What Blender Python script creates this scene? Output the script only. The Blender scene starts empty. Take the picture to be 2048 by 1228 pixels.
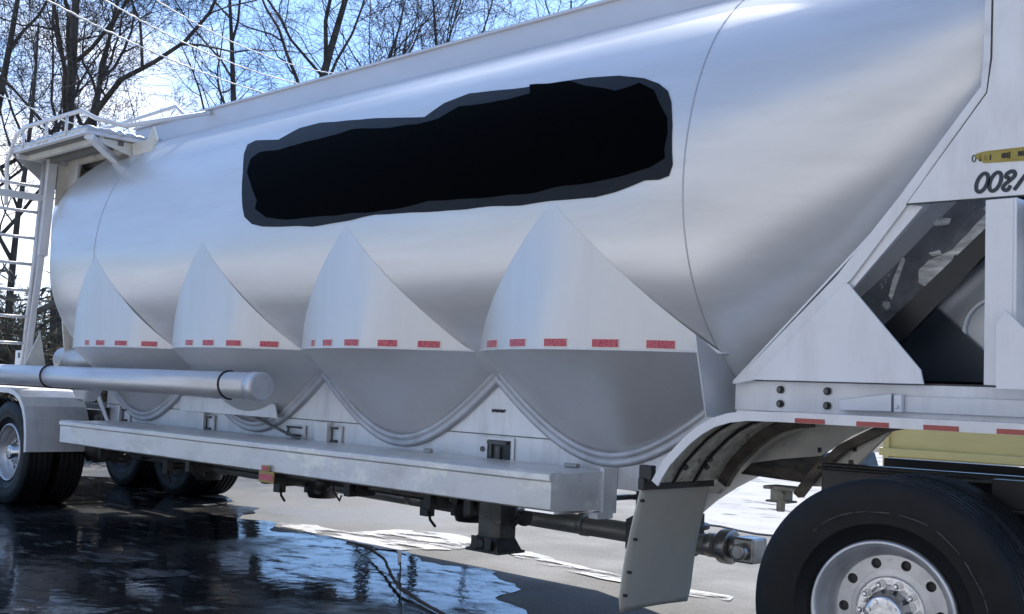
import bpy, bmesh, math, random
from mathutils import Vector, Matrix
from mathutils import noise as mnoise
R = math.radians
random.seed(7)
S = bpy.context.scene
COL = S.collection

# ------------------------------------------------------------------ camera
FPX, CAMH = 2300.0, 1.36
def _basis():
    d1 = Vector((-2324, -71, FPX)).normalized()
    z = Vector((0, -164, FPX)).cross(d1).normalized()
    if z.y < 0: z = -z
    x = -d1
    y = z.cross(x)
    if y.z < 0: y = -y
    return x, y, z
BX, BY, BZ = _basis()                      # world axes seen from the camera (right, up, forward)
def cam_to_world(v): return Vector((BX.dot(v), BY.dot(v), BZ.dot(v)))
RIGHT, UP, FWD = (cam_to_world(Vector(a)) for a in ((1,0,0),(0,1,0),(0,0,1)))
CP = Vector((0, 0, CAMH))
def ray(px, py): return cam_to_world(Vector((px-1024, -(py-614), FPX)))
def onY(px, py, y):
    r = ray(px, py); return CP + r*(y/r.y)
def onZ(px, py, z):
    r = ray(px, py); return CP + r*((z-CAMH)/r.z)
def onX(px, py, x):
    r = ray(px, py); return CP + r*(x/r.x)
def xz(px, py, y):
    p = onY(px, py, y); return (p.x, p.z)

cd = bpy.data.cameras.new('camera'); cam = bpy.data.objects.new('camera', cd); COL.objects.link(cam)
m = Matrix.Identity(4)
for i in range(3):
    m[i][0] = RIGHT[i]; m[i][1] = UP[i]; m[i][2] = -FWD[i]; m[i][3] = CP[i]
cam.matrix_world = m
cd.sensor_width = 36; cd.lens = FPX/2048*36; cd.clip_start = .05; cd.clip_end = 2000
S.camera = cam

# ------------------------------------------------------------------ sky, sun, exposure
SUN = Vector((-.42, .57, .707)).normalized()
w = bpy.data.worlds.new('World'); S.world = w; w.use_nodes = True
nt = w.node_tree; nt.nodes.clear()
def N(t, tp, **k):
    n = t.nodes.new(tp)
    for a, v in k.items(): setattr(n, a, v)
    return n
out = N(nt, 'ShaderNodeOutputWorld'); bg = N(nt, 'ShaderNodeBackground'); bg.inputs[1].default_value = .15
sky = N(nt, 'ShaderNodeTexSky'); sky.sky_type = 'NISHITA'; sky.sun_disc = False
sky.sun_elevation = math.asin(SUN.z); sky.sun_rotation = math.atan2(SUN.x, SUN.y)
sky.air_density = 1.0; sky.dust_density = .15; sky.ozone_density = 2.0
tc = N(nt, 'ShaderNodeTexCoord'); sep = N(nt, 'ShaderNodeSeparateXYZ'); nt.links.new(tc.outputs['Generated'], sep.inputs[0])
mp = N(nt, 'ShaderNodeMapping'); mp.inputs['Scale'].default_value = (1, 1, 3.2); mp.inputs['Location'].default_value = (.35, .2, .1)
nt.links.new(tc.outputs['Generated'], mp.inputs[0])
nz = N(nt, 'ShaderNodeTexNoise'); nz.inputs['Scale'].default_value = 2.1; nz.inputs['Detail'].default_value = 7; nz.inputs['Roughness'].default_value = .55
nt.links.new(mp.outputs[0], nz.inputs['Vector'])
# cloud cover: broken clouds, thicker in the sunward west and low down
dt = N(nt, 'ShaderNodeVectorMath', operation='DOT_PRODUCT'); dt.inputs[1].default_value = Vector((-.915, .35, .19)).normalized()
nt.links.new(tc.outputs['Generated'], dt.inputs[0])
a1 = N(nt, 'ShaderNodeMapRange'); a1.inputs[1].default_value = .968; a1.inputs[2].default_value = .998; a1.inputs[3].default_value = 0; a1.inputs[4].default_value = .25
nt.links.new(dt.outputs['Value'], a1.inputs[0])
a2 = N(nt, 'ShaderNodeMapRange'); a2.inputs[1].default_value = .0; a2.inputs[2].default_value = .22; a2.inputs[3].default_value = .05; a2.inputs[4].default_value = -.06
nt.links.new(sep.outputs['Z'], a2.inputs[0])
s1 = N(nt, 'ShaderNodeMath', operation='ADD'); nt.links.new(nz.outputs['Fac'], s1.inputs[0]); nt.links.new(a1.outputs[0], s1.inputs[1])
s2 = N(nt, 'ShaderNodeMath', operation='ADD'); nt.links.new(s1.outputs[0], s2.inputs[0]); nt.links.new(a2.outputs[0], s2.inputs[1])
cr = N(nt, 'ShaderNodeMapRange'); cr.inputs[1].default_value = .62; cr.inputs[2].default_value = .84; cr.inputs[3].default_value = 0; cr.inputs[4].default_value = .95
nt.links.new(s2.outputs[0], cr.inputs[0])
mx = N(nt, 'ShaderNodeMixRGB'); nt.links.new(cr.outputs[0], mx.inputs[0]); tint = N(nt, 'ShaderNodeMixRGB', blend_type='MULTIPLY'); tint.inputs[0].default_value = 1; 
el = N(nt, 'ShaderNodeMapRange'); el.inputs[1].default_value = .05; el.inputs[2].default_value = .5; nt.links.new(sep.outputs['Z'], el.inputs[0])
tc2 = N(nt, 'ShaderNodeMixRGB'); tc2.inputs[1].default_value = (.24, .36, .60, 1); tc2.inputs[2].default_value = (.95, .95, .97, 1); nt.links.new(el.outputs[0], tc2.inputs[0]); nt.links.new(tc2.outputs[0], tint.inputs[2]); nt.links.new(sky.outputs[0], tint.inputs[1]); nt.links.new(tint.outputs[0], mx.inputs[1])
mx.inputs[2].default_value = (7.2, 7.1, 7.2, 1)
# clouds towards the sun glow much brighter, and there is more of them there
sdn = N(nt, 'ShaderNodeVectorMath', operation='DOT_PRODUCT'); sdn.inputs[1].default_value = SUN; nt.links.new(tc.outputs['Generated'], sdn.inputs[0])
gl = N(nt, 'ShaderNodeMapRange'); gl.inputs[1].default_value = .80; gl.inputs[2].default_value = 1; gl.inputs[3].default_value = 1; gl.inputs[4].default_value = 5.5; nt.links.new(sdn.outputs['Value'], gl.inputs[0])
gc = N(nt, 'ShaderNodeVectorMath', operation='SCALE'); gc.inputs[0].default_value = (7.2, 7.1, 7.2); nt.links.new(gl.outputs[0], gc.inputs['Scale']); nt.links.new(gc.outputs[0], mx.inputs[2])
gm = N(nt, 'ShaderNodeMapRange'); gm.inputs[1].default_value = .80; gm.inputs[2].default_value = .97; gm.inputs[3].default_value = 0; gm.inputs[4].default_value = .16; nt.links.new(sdn.outputs['Value'], gm.inputs[0])
s3 = N(nt, 'ShaderNodeMath', operation='ADD'); nt.links.new(s2.outputs[0], s3.inputs[0]); nt.links.new(gm.outputs[0], s3.inputs[1]); nt.links.new(s3.outputs[0], cr.inputs[0])
nt.links.new(mx.outputs[0], bg.inputs[0]); nt.links.new(bg.outputs[0], out.inputs[0])

sd = bpy.data.lights.new('sun', 'SUN'); sd.energy = 3.1; sd.angle = R(.55); sd.color = (1, .95, .87)
so = bpy.data.objects.new('sun', sd); COL.objects.link(so)
so.rotation_euler = SUN.to_track_quat('Z', 'Y').to_euler(); so.location = (0, 0, 30)
S.view_settings.view_transform = 'Standard'; S.view_settings.look = 'None'
S.view_settings.exposure = .95; S.view_settings.gamma = 1
S.render.resolution_x = 1024; S.render.resolution_y = 614

# ------------------------------------------------------------------ materials
def mat(name, col, rough=.5, metal=0, var=.0, vscale=3, stretch=(1,1,1), rvar=0, bump=0, bscale=40, col2=None, spots=None, coat=0, spec=None, streak=None):
    m = bpy.data.materials.new(name); m.use_nodes = True; t = m.node_tree; b = t.nodes['Principled BSDF']
    b.inputs['Roughness'].default_value = rough; b.inputs['Metallic'].default_value = metal
    b.inputs['Base Color'].default_value = (*col, 1)
    if coat: b.inputs['Coat Weight'].default_value = coat; b.inputs['Coat Roughness'].default_value = .1
    if spec is not None: b.inputs['Specular IOR Level'].default_value = spec
    tcn = N(t, 'ShaderNodeTexCoord'); mpn = N(t, 'ShaderNodeMapping'); mpn.inputs['Scale'].default_value = stretch
    t.links.new(tcn.outputs['Object'], mpn.inputs[0])
    if var or col2 or rvar:
        n = N(t, 'ShaderNodeTexNoise'); n.inputs['Scale'].default_value = vscale; n.inputs['Detail'].default_value = 6; n.inputs['Roughness'].default_value = .6
        t.links.new(mpn.outputs[0], n.inputs['Vector'])
        c2 = col2 or tuple(c*(1-var) for c in col)
        r = N(t, 'ShaderNodeMapRange'); r.inputs[1].default_value = .35; r.inputs[2].default_value = .65; t.links.new(n.outputs['Fac'], r.inputs[0])
        x = N(t, 'ShaderNodeMixRGB'); x.inputs[1].default_value = (*col, 1); x.inputs[2].default_value = (*c2, 1)
        t.links.new(r.outputs[0], x.inputs[0]); last = x.outputs[0]
        if spots:
            sc, thr, colr = spots
            n2 = N(t, 'ShaderNodeTexNoise'); n2.inputs['Scale'].default_value = sc; n2.inputs['Detail'].default_value = 8; n2.inputs['Roughness'].default_value = .7
            t.links.new(mpn.outputs[0], n2.inputs['Vector'])
            r2 = N(t, 'ShaderNodeMapRange'); r2.inputs[1].default_value = thr; r2.inputs[2].default_value = thr+.06; t.links.new(n2.outputs['Fac'], r2.inputs[0])
            x2 = N(t, 'ShaderNodeMixRGB'); x2.inputs[2].default_value = (*colr, 1); t.links.new(r2.outputs[0], x2.inputs[0]); t.links.new(last, x2.inputs[1]); last = x2.outputs[0]
        if streak:
            vec, amt = streak
            m3 = N(t, 'ShaderNodeMapping'); m3.inputs['Scale'].default_value = vec; t.links.new(tcn.outputs['Object'], m3.inputs[0])
            n3 = N(t, 'ShaderNodeTexNoise'); n3.inputs['Scale'].default_value = 1; n3.inputs['Detail'].default_value = 7; n3.inputs['Roughness'].default_value = .68; t.links.new(m3.outputs[0], n3.inputs['Vector'])
            r4 = N(t, 'ShaderNodeMapRange'); r4.inputs[1].default_value = .48; r4.inputs[2].default_value = .72; r4.inputs[3].default_value = 0; r4.inputs[4].default_value = amt; t.links.new(n3.outputs['Fac'], r4.inputs[0])
            x4 = N(t, 'ShaderNodeMixRGB'); x4.inputs[2].default_value = (.22,.20,.17,1); t.links.new(r4.outputs[0], x4.inputs[0]); t.links.new(last, x4.inputs[1]); last = x4.outputs[0]
        t.links.new(last, b.inputs['Base Color'])
        if rvar:
            r3 = N(t, 'ShaderNodeMapRange'); r3.inputs[3].default_value = max(.02, rough-rvar); r3.inputs[4].default_value = rough+rvar
            t.links.new(n.outputs['Fac'], r3.inputs[0]); t.links.new(r3.outputs[0], b.inputs['Roughness'])
    if bump:
        n = N(t, 'ShaderNodeTexNoise'); n.inputs['Scale'].default_value = bscale; n.inputs['Detail'].default_value = 0 if bscale < 3 else 3
        t.links.new(mpn.outputs[0], n.inputs['Vector'])
        bp = N(t, 'ShaderNodeBump'); bp.inputs['Strength'].default_value = 1; bp.inputs['Distance'].default_value = bump
        t.links.new(n.outputs['Fac'], bp.inputs['Height']); t.links.new(bp.outputs[0], b.inputs['Normal'])
    return m
M = {}
M['tank'] = mat('brushed_tank_metal', (.70,.70,.705), .34, .46, .07, 1.2, (.35,1,2.5), rvar=.10, bump=.02, bscale=1.1, streak=((1.2, 5, 9), .12))
M['hopper'] = mat('hopper_metal', (.66,.66,.665), .42, .55, .06, 2, (1,1,.3), rvar=.08, bump=.010, bscale=1.6, streak=((9, 9, 1.1), .06))
M['sheet'] = mat('satin_sheet_metal', (.72,.725,.74), .45, .45, .10, 2.5, (.5,1,1), rvar=.08, bump=.003, bscale=2.5, spots=(5, .66, (.5,.5,.5)), streak=((7, 7, 1.5), .30))
M['white'] = mat('white_painted_metal', (.73,.73,.745), .38, .25, .06, 3, rvar=.08, spots=(14, .72, (.45,.43,.4)), streak=((6, 6, 1.2), .22))
M['box'] = mat('scuffed_white_metal', (.66,.67,.70), .36, .3, .1, 1.6, (1,1,1.5), rvar=.1, col2=(.70,.69,.66), spots=(2.2, .58, (.84,.83,.78)), streak=((3, 6, 7), .30))  # random lighter, warmer blotches over the white
M['polished'] = mat('polished_metal', (.85,.85,.86), .18, 1, .06, 5, rvar=.05, bump=.001, bscale=8)
M['tube'] = mat('tube_metal', (.66,.67,.70), .40, .55, .08, 3, (.15,1,1), rvar=.08, streak=((1.5, 8, 8), .25))
M['trim'] = mat('flange_trim_metal', (.52,.53,.56), .5, .6, .2, 6)
M['rail'] = mat('spill_rail_metal', (.62,.62,.65), .45, .45, .08, 4, (.3,1,1), spots=(9, .7, (.5,.5,.5)))
M['dark'] = mat('dark_steel', (.035,.036,.038), .45, .5, .3, 8, rvar=.12, col2=(.08,.075,.07))
M['grease'] = mat('grimy_steel', (.13,.128,.12), .5, .6, .4, 10, rvar=.15, spots=(18, .6, (.22,.2,.17)))
M['pipe'] = mat('grimy_pipe_metal', (.40,.40,.38), .42, .4, .35, 5, (.6,3,3), rvar=.12, spots=(9, .6, (.07,.06,.05)))
M['dirty'] = mat('dirt_splashed_metal', (.45,.42,.34), .6, .1, .4, 14, rvar=.1, col2=(.80,.76,.64), spots=(22, .58, (.05,.045,.04)))
M['cream'] = mat('dusty_cream_metal', (.74,.71,.63), .45, .3, .2, 5, spots=(7, .6, (.3,.22,.16)))
M['brown'] = mat('brown_grime_metal', (.16,.135,.11), .45, .4, .5, 5, (1,1,3), col2=(.03,.03,.03))
M['rubber'] = mat('tyre_rubber', (.010,.0105,.012), .5, 0, .25, 8, rvar=.12, bump=.001, bscale=30, spec=.22)
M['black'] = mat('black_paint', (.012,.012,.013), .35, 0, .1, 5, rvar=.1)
M['strap'] = mat('black_strap', (.008,.008,.01), .5)
M['rim'] = mat('wheel_aluminium', (.66,.66,.67), .42, .8, .2, 7, rvar=.1, spots=(20, .64, (.3,.28,.26)))
M['chrome'] = mat('chrome', (.72,.72,.73), .2, 1, .3, 20, bump=.002, bscale=25)
M['flap'] = mat('grey_rubber_flap', (.60,.57,.49), .6, 0, .12, 2.2, rvar=.06, bump=.004, bscale=3, spots=(30, .72, (.08,.075,.065)))
M['red'] = mat('red_reflective_tape', (.36,.02,.05), .35, .1, .3, 70, (1,1,2), col2=(.62,.16,.19))
M['tape_edge'] = mat('cream_tape_edge', (.75,.72,.62), .4)
M['orange_red'] = mat('faded_red_tape', (.42,.09,.07), .45, 0, .15, 30)
M['grime_black'] = mat('black_cover_film', (.0006,.0006,.0007), .6, 0, spec=.015)
M['film_edge'] = mat('dark_grey_cover_film', (.010,.012,.015), .5, 0, .2, 3, spec=.2)
M['decal'] = mat('yellow_decal', (.36,.28,.055), .4, 0, .1, 30)
M['ink'] = mat('dark_blue_lettering', (.022,.032,.045), .4)
M['bolt'] = mat('bolt_steel', (.12,.12,.12), .35, .8)
M['crumple'] = mat('scuffed_dark_steel', (.22,.23,.25), .3, .35, .4, 7, rvar=.14, bump=.012, bscale=9, spots=(9, .60, (.62,.62,.60)))  # pale spots are white glints painted onto the scuffed steel
M['bark'] = mat('bare_bark', (.034,.027,.023), .85, 0, .35, 4, col2=(.085,.07,.055))
M['cable'] = mat('pale_cable', (.80,.78,.75), .5)
M['bush'] = mat('dry_scrub', (.16,.125,.075), .9, 0, .4, 1.2, col2=(.06,.055,.04))
M['yellow'] = mat('yellow_painted_steel', (.62,.50,.20), .55, 0, .1, 2, (1,1,4), spots=(5, .68, (.36,.30,.16)))
M['snow'] = mat('old_snow', (.62,.62,.635), .8, 0, .2, 3, bump=.03, bscale=14)
M['snow_field'] = mat('grey_old_snow', (.42,.42,.425), .8, 0, .2, 1.5, bump=.03, bscale=14)
M['deck'] = mat('grimy_deck', (.20,.195,.18), .7, .2, .4, 6, (.3,3,1), spots=(8, .6, (.05,.05,.05)))
M['coupling'] = mat('worn_coupling_metal', (.50,.49,.47), .35, .8, .4, 9, rvar=.12, spots=(14, .6, (.10,.09,.08)))
M['seam'] = mat('weld_seam_metal', (.45,.45,.46), .5, .6)
M['ice'] = mat('floating_ice', (.10,.105,.115), .16, 0, .4, 9, bump=.004, bscale=20)
M['scrap'] = mat('white_plastic_scrap', (.85,.86,.88), .35)
M['panelgrey'] = mat('grey_panel', (.55,.56,.58), .35, .6, .1, 3)

# asphalt: light worn asphalt / concrete with damp darker areas
def ground_mat():
    m = bpy.data.materials.new('worn_asphalt'); m.use_nodes = True; t = m.node_tree; b = t.nodes['Principled BSDF']; b.inputs['Specular IOR Level'].default_value = .2
    g = N(t, 'ShaderNodeNewGeometry')
    n1 = N(t, 'ShaderNodeTexNoise'); n1.inputs['Scale'].default_value = .45; n1.inputs['Detail'].default_value = 8; n1.inputs['Roughness'].default_value = .62
    n2 = N(t, 'ShaderNodeTexNoise'); n2.inputs['Scale'].default_value = 45; n2.inputs['Detail'].default_value = 4
    n3 = N(t, 'ShaderNodeTexVoronoi'); n3.inputs['Scale'].default_value = 5.5; n3.feature = 'DISTANCE_TO_EDGE'
    n4 = N(t, 'ShaderNodeTexNoise'); n4.inputs['Scale'].default_value = 5; n4.inputs['Detail'].default_value = 6
    for n in (n1, n2, n4): t.links.new(g.outputs['Position'], n.inputs['Vector'])
    mixv = N(t, 'ShaderNodeMixRGB'); mixv.blend_type = 'ADD'; mixv.inputs[0].default_value = .5
    t.links.new(g.outputs['Position'], mixv.inputs[1]); t.links.new(n4.outputs['Color'], mixv.inputs[2]); t.links.new(mixv.outputs[0], n3.inputs['Vector'])
    r = N(t, 'ShaderNodeMapRange'); r.inputs[1].default_value = .40; r.inputs[2].default_value = .62; t.links.new(n1.outputs['Fac'], r.inputs[0])
    c = N(t, 'ShaderNodeMixRGB'); c.inputs[1].default_value = (.15,.147,.14,1); c.inputs[2].default_value = (.10,.098,.095,1); t.links.new(r.outputs[0], c.inputs[0])
    c2 = N(t, 'ShaderNodeMixRGB'); c2.blend_type = 'OVERLAY'; c2.inputs[0].default_value = .55; t.links.new(c.outputs[0], c2.inputs[1]); t.links.new(n2.outputs['Fac'], c2.inputs[2])
    rc = N(t, 'ShaderNodeMapRange'); rc.inputs[1].default_value = 0; rc.inputs[2].default_value = .03; rc.inputs[3].default_value = .55; rc.inputs[4].default_value = 0; t.links.new(n3.outputs['Distance'], rc.inputs[0])
    c3 = N(t, 'ShaderNodeMixRGB'); c3.inputs[2].default_value = (.05,.05,.05,1); t.links.new(rc.outputs[0], c3.inputs[0]); t.links.new(c2.outputs[0], c3.inputs[1])
    t.links.new(c3.outputs[0], b.inputs['Base Color'])
    rr = N(t, 'ShaderNodeMapRange'); rr.inputs[3].default_value = .8; rr.inputs[4].default_value = .5; t.links.new(r.outputs[0], rr.inputs[0]); t.links.new(rr.outputs[0], b.inputs['Roughness'])
    bp = N(t, 'ShaderNodeBump'); bp.inputs['Distance'].default_value = .004; t.links.new(n2.outputs['Fac'], bp.inputs['Height']); t.links.new(bp.outputs[0], b.inputs['Normal'])
    return m
def water_mat():
    m = bpy.data.materials.new('shallow_water'); m.use_nodes = True; t = m.node_tree; b = t.nodes['Principled BSDF']
    g = N(t, 'ShaderNodeNewGeometry'); mp = N(t, 'ShaderNodeMapping'); mp.inputs['Rotation'].default_value = (0, 0, R(45)); mp.inputs['Scale'].default_value = (1, 1, 1)
    t.links.new(g.outputs['Position'], mp.inputs[0])
    n = N(t, 'ShaderNodeTexNoise'); n.inputs['Scale'].default_value = 6; n.inputs['Detail'].default_value = 5
    t.links.new(mp.outputs[0], n.inputs['Vector'])
    n2 = N(t, 'ShaderNodeTexNoise'); n2.inputs['Scale'].default_value = .8; n2.inputs['Detail'].default_value = 5; t.links.new(g.outputs['Position'], n2.inputs['Vector'])
    r = N(t, 'ShaderNodeMapRange'); r.inputs[1].default_value = .45; r.inputs[2].default_value = .7; t.links.new(n2.outputs['Fac'], r.inputs[0])
    c = N(t, 'ShaderNodeMixRGB'); c.inputs[1].default_value = (.012,.013,.015,1); c.inputs[2].default_value = (.055,.052,.048,1); t.links.new(r.outputs[0], c.inputs[0])
    t.links.new(c.outputs[0], b.inputs['Base Color'])
    b.inputs['IOR'].default_value = 1.33
    rr = N(t, 'ShaderNodeMapRange'); rr.inputs[1].default_value = .5; rr.inputs[2].default_value = .66; rr.inputs[3].default_value = .03; rr.inputs[4].default_value = .30; t.links.new(n2.outputs['Fac'], rr.inputs[0]); t.links.new(rr.outputs[0], b.inputs['Roughness'])
    # grit and cracks that break the surface of the thin water
    vo = N(t, 'ShaderNodeTexVoronoi'); vo.feature = 'DISTANCE_TO_EDGE'; vo.inputs['Scale'].default_value = 7
    wv = N(t, 'ShaderNodeMixRGB'); wv.blend_type = 'ADD'; wv.inputs[0].default_value = .18; t.links.new(g.outputs['Position'], wv.inputs[1]); t.links.new(n.outputs['Color'], wv.inputs[2]); t.links.new(wv.outputs[0], vo.inputs['Vector'])
    n5 = N(t, 'ShaderNodeTexNoise'); n5.inputs['Scale'].default_value = 3.2; n5.inputs['Detail'].default_value = 9; n5.inputs['Roughness'].default_value = .7; t.links.new(g.outputs['Position'], n5.inputs['Vector'])
    v1 = N(t, 'ShaderNodeMapRange'); v1.inputs[1].default_value = .0; v1.inputs[2].default_value = .045; v1.inputs[3].default_value = .12; v1.inputs[4].default_value = .5; t.links.new(vo.outputs['Distance'], v1.inputs[0])
    v2 = N(t, 'ShaderNodeMapRange'); v2.inputs[1].default_value = .47; v2.inputs[2].default_value = .58; v2.inputs[3].default_value = .68; v2.inputs[4].default_value = .12; t.links.new(n5.outputs['Fac'], v2.inputs[0])
    vm = N(t, 'ShaderNodeMath', operation='MULTIPLY'); t.links.new(v1.outputs[0], vm.inputs[0]); t.links.new(v2.outputs[0], vm.inputs[1]); t.links.new(vm.outputs[0], b.inputs['Specular IOR Level'])
    bp = N(t, 'ShaderNodeBump'); bp.inputs['Distance'].default_value = .006; bp.inputs['Strength'].default_value = .5; t.links.new(n.outputs['Fac'], bp.inputs['Height']); t.links.new(bp.outputs[0], b.inputs['Normal'])
    return m
def patchy(m, sc, thr, rot=45):                 # melting edges: holes where the noise is low
    t = m.node_tree; b = t.nodes['Principled BSDF']; g = N(t, 'ShaderNodeNewGeometry'); mp = N(t, 'ShaderNodeMapping'); mp.inputs['Rotation'].default_value = (0, 0, R(rot)); mp.inputs['Scale'].default_value = (1, 2.6, 1)
    n = N(t, 'ShaderNodeTexNoise'); n.inputs['Scale'].default_value = sc; n.inputs['Detail'].default_value = 9; n.inputs['Roughness'].default_value = .65
    t.links.new(g.outputs['Position'], mp.inputs[0]); t.links.new(mp.outputs[0], n.inputs['Vector'])
    r = N(t, 'ShaderNodeMapRange'); r.inputs[1].default_value = thr; r.inputs[2].default_value = thr+.10; t.links.new(n.outputs['Fac'], r.inputs[0]); t.links.new(r.outputs[0], b.inputs['Alpha'])
patchy(M['snow'], 1.9, .42, -40); patchy(M['snow_field'], .9, .34); patchy(M['ice'], 2.2, .44)
M['ground'] = ground_mat(); M['water'] = water_mat(); patchy(M['water'], 2.4, .36, -45)

# ------------------------------------------------------------------ builders
class MB:
    def __init__(s): s.v = []; s.f = []; s.mi = []; s.sm = []
    def add(s, vs, fs, mi=0, smooth=False):
        o = len(s.v); s.v += [tuple(v) for v in vs]
        for f in fs: s.f.append([i+o for i in f]); s.mi.append(mi); s.sm.append(smooth)
        return s
    def box(s, a, b, mi=0, bev=0):
        x0,x1 = sorted((a[0],b[0])); y0,y1 = sorted((a[1],b[1])); z0,z1 = sorted((a[2],b[2]))
        vs = [(x,y,z) for x in (x0,x1) for y in (y0,y1) for z in (z0,z1)]
        return s.add(vs, [(0,1,3,2),(4,6,7,5),(0,4,5,1),(2,3,7,6),(0,2,6,4),(1,5,7,3)], mi)
    def prism(s, pts, y0, y1, mi=0):            # outline in XZ, extruded along Y
        n = len(pts); vs = [(p[0],y0,p[1]) for p in pts]+[(p[0],y1,p[1]) for p in pts]
        fs = [tuple(range(n)), tuple(range(2*n-1, n-1, -1))]+[(i,(i+1)%n,(i+1)%n+n,i+n) for i in range(n)]
        return s.add(vs, fs, mi)
    def prismx(s, pts, x0, x1, mi=0):           # outline in YZ
        n = len(pts); vs = [(x0,p[0],p[1]) for p in pts]+[(x1,p[0],p[1]) for p in pts]
        fs = [tuple(range(n)), tuple(range(2*n-1, n-1, -1))]+[(i,(i+1)%n,(i+1)%n+n,i+n) for i in range(n)]
        return s.add(vs, fs, mi)
    def prismz(s, pts, z0, z1, mi=0):
        n = len(pts); vs = [(p[0],p[1],z0) for p in pts]+[(p[0],p[1],z1) for p in pts]
        fs = [tuple(range(n)), tuple(range(2*n-1, n-1, -1))]+[(i,(i+1)%n,(i+1)%n+n,i+n) for i in range(n)]
        return s.add(vs, fs, mi)
    def tube(s, pts, rad, n=12, mi=0, caps=True, smooth=True):
        pts = [Vector(p) for p in pts]; rs = rad if isinstance(rad, (list,tuple)) else [rad]*len(pts)
        vs = []; prev = None
        for i, p in enumerate(pts):
            d = (pts[min(i+1,len(pts)-1)]-pts[max(i-1,0)]).normalized()
            if prev is None:
                u = d.cross(Vector((0,0,1)));
                if u.length < .1: u = d.cross(Vector((1,0,0)))
            else: u = prev-d*prev.dot(d)
            u.normalize(); prev = u; v = d.cross(u)
            for k in range(n):
                a = 2*math.pi*k/n; vs.append(p+(u*math.cos(a)+v*math.sin(a))*rs[i])
        fs = [(i*n+k, i*n+(k+1)%n, (i+1)*n+(k+1)%n, (i+1)*n+k) for i in range(len(pts)-1) for k in range(n)]
        s.add(vs, fs, mi, smooth)
        if caps:
            o = len(s.v)-len(vs)
            s.f += [[o+k for k in range(n)][::-1], [o+(len(pts)-1)*n+k for k in range(n)]]; s.mi += [mi]*2; s.sm += [False]*2
        return s
    def beam(s, a, b, w, h, mi=0, up=(0,0,1)):
        a = Vector(a); b = Vector(b); d = (b-a).normalized(); u = d.cross(Vector(up)).normalized(); v = u.cross(d)
        vs = [p+u*(sx*w/2)+v*(sy*h/2) for p in (a,b) for sx,sy in ((-1,-1),(1,-1),(1,1),(-1,1))]
        return s.add(vs, [(0,3,2,1),(4,5,6,7),(0,1,5,4),(1,2,6,5),(2,3,7,6),(3,0,4,7)], mi)
    def lathe_y(s, prof, n=64, mi=0, c=(0,0,0), smooth=True):  # prof: (y, r)
        vs = []; 
        for y, r in prof:
            for k in range(n):
                a = 2*math.pi*k/n; vs.append((c[0]+r*math.cos(a), c[1]+y, c[2]+r*math.sin(a)))
        fs = [(i*n+k, i*n+(k+1)%n, (i+1)*n+(k+1)%n, (i+1)*n+k) for i in range(len(prof)-1) for k in range(n)]
        return s.add(vs, fs, mi, smooth)
    def build(s, name, mats, parent=None, bevel=0, seg=2, solid=0):
        me = bpy.data.meshes.new(name); me.from_pydata(s.v, [], s.f)
        if not isinstance(mats, (list,tuple)): mats = [mats]
        for q in mats: me.materials.append(q)
        for p, mi, sm in zip(me.polygons, s.mi, s.sm): p.material_index = mi; p.use_smooth = sm
        bm = bmesh.new(); bm.from_mesh(me); bmesh.ops.recalc_face_normals(bm, faces=bm.faces); bm.to_mesh(me); bm.free()
        me.update()
        o = bpy.data.objects.new(name, me); COL.objects.link(o)
        if parent:
            o.parent = parent; o.location = -PW.get(parent.name, Vector((0,0,0)))
        PW[o.name] = Vector((0,0,0))
        if solid:
            q = o.modifiers.new('thick', 'SOLIDIFY'); q.thickness = solid; q.offset = 0
        if bevel:
            q = o.modifiers.new('bevel', 'BEVEL'); q.width = bevel; q.segments = seg; q.limit_method = 'ANGLE'; q.angle_limit = R(35)
            q.harden_normals = False
        return o
PW = {}
def thing(name, loc, label, cat, group=None, kind=None):
    o = bpy.data.objects.new(name, None); COL.objects.link(o); o.location = loc; o.empty_display_size = .2
    PW[o.name] = Vector(loc); return tag(o, label, cat, group, kind)
def tag(o, label=None, cat=None, group=None, kind=None):
    if label: o['label'] = label
    if cat: o['category'] = cat
    if group: o['group'] = group
    if kind: o['kind'] = kind
    return o

# ------------------------------------------------------------------ ground
g = MB()
xs = [-400,-120,-40,-20,-10,0,10,40,120,400]
g.add([(x,y,0) for x in xs for y in xs], [(i*10+j,(i+1)*10+j,(i+1)*10+j+1,i*10+j+1) for i in range(9) for j in range(9)])
tag(g.build('ground', M['ground']), 'worn grey asphalt yard, wet in places', 'ground', kind='structure')

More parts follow.
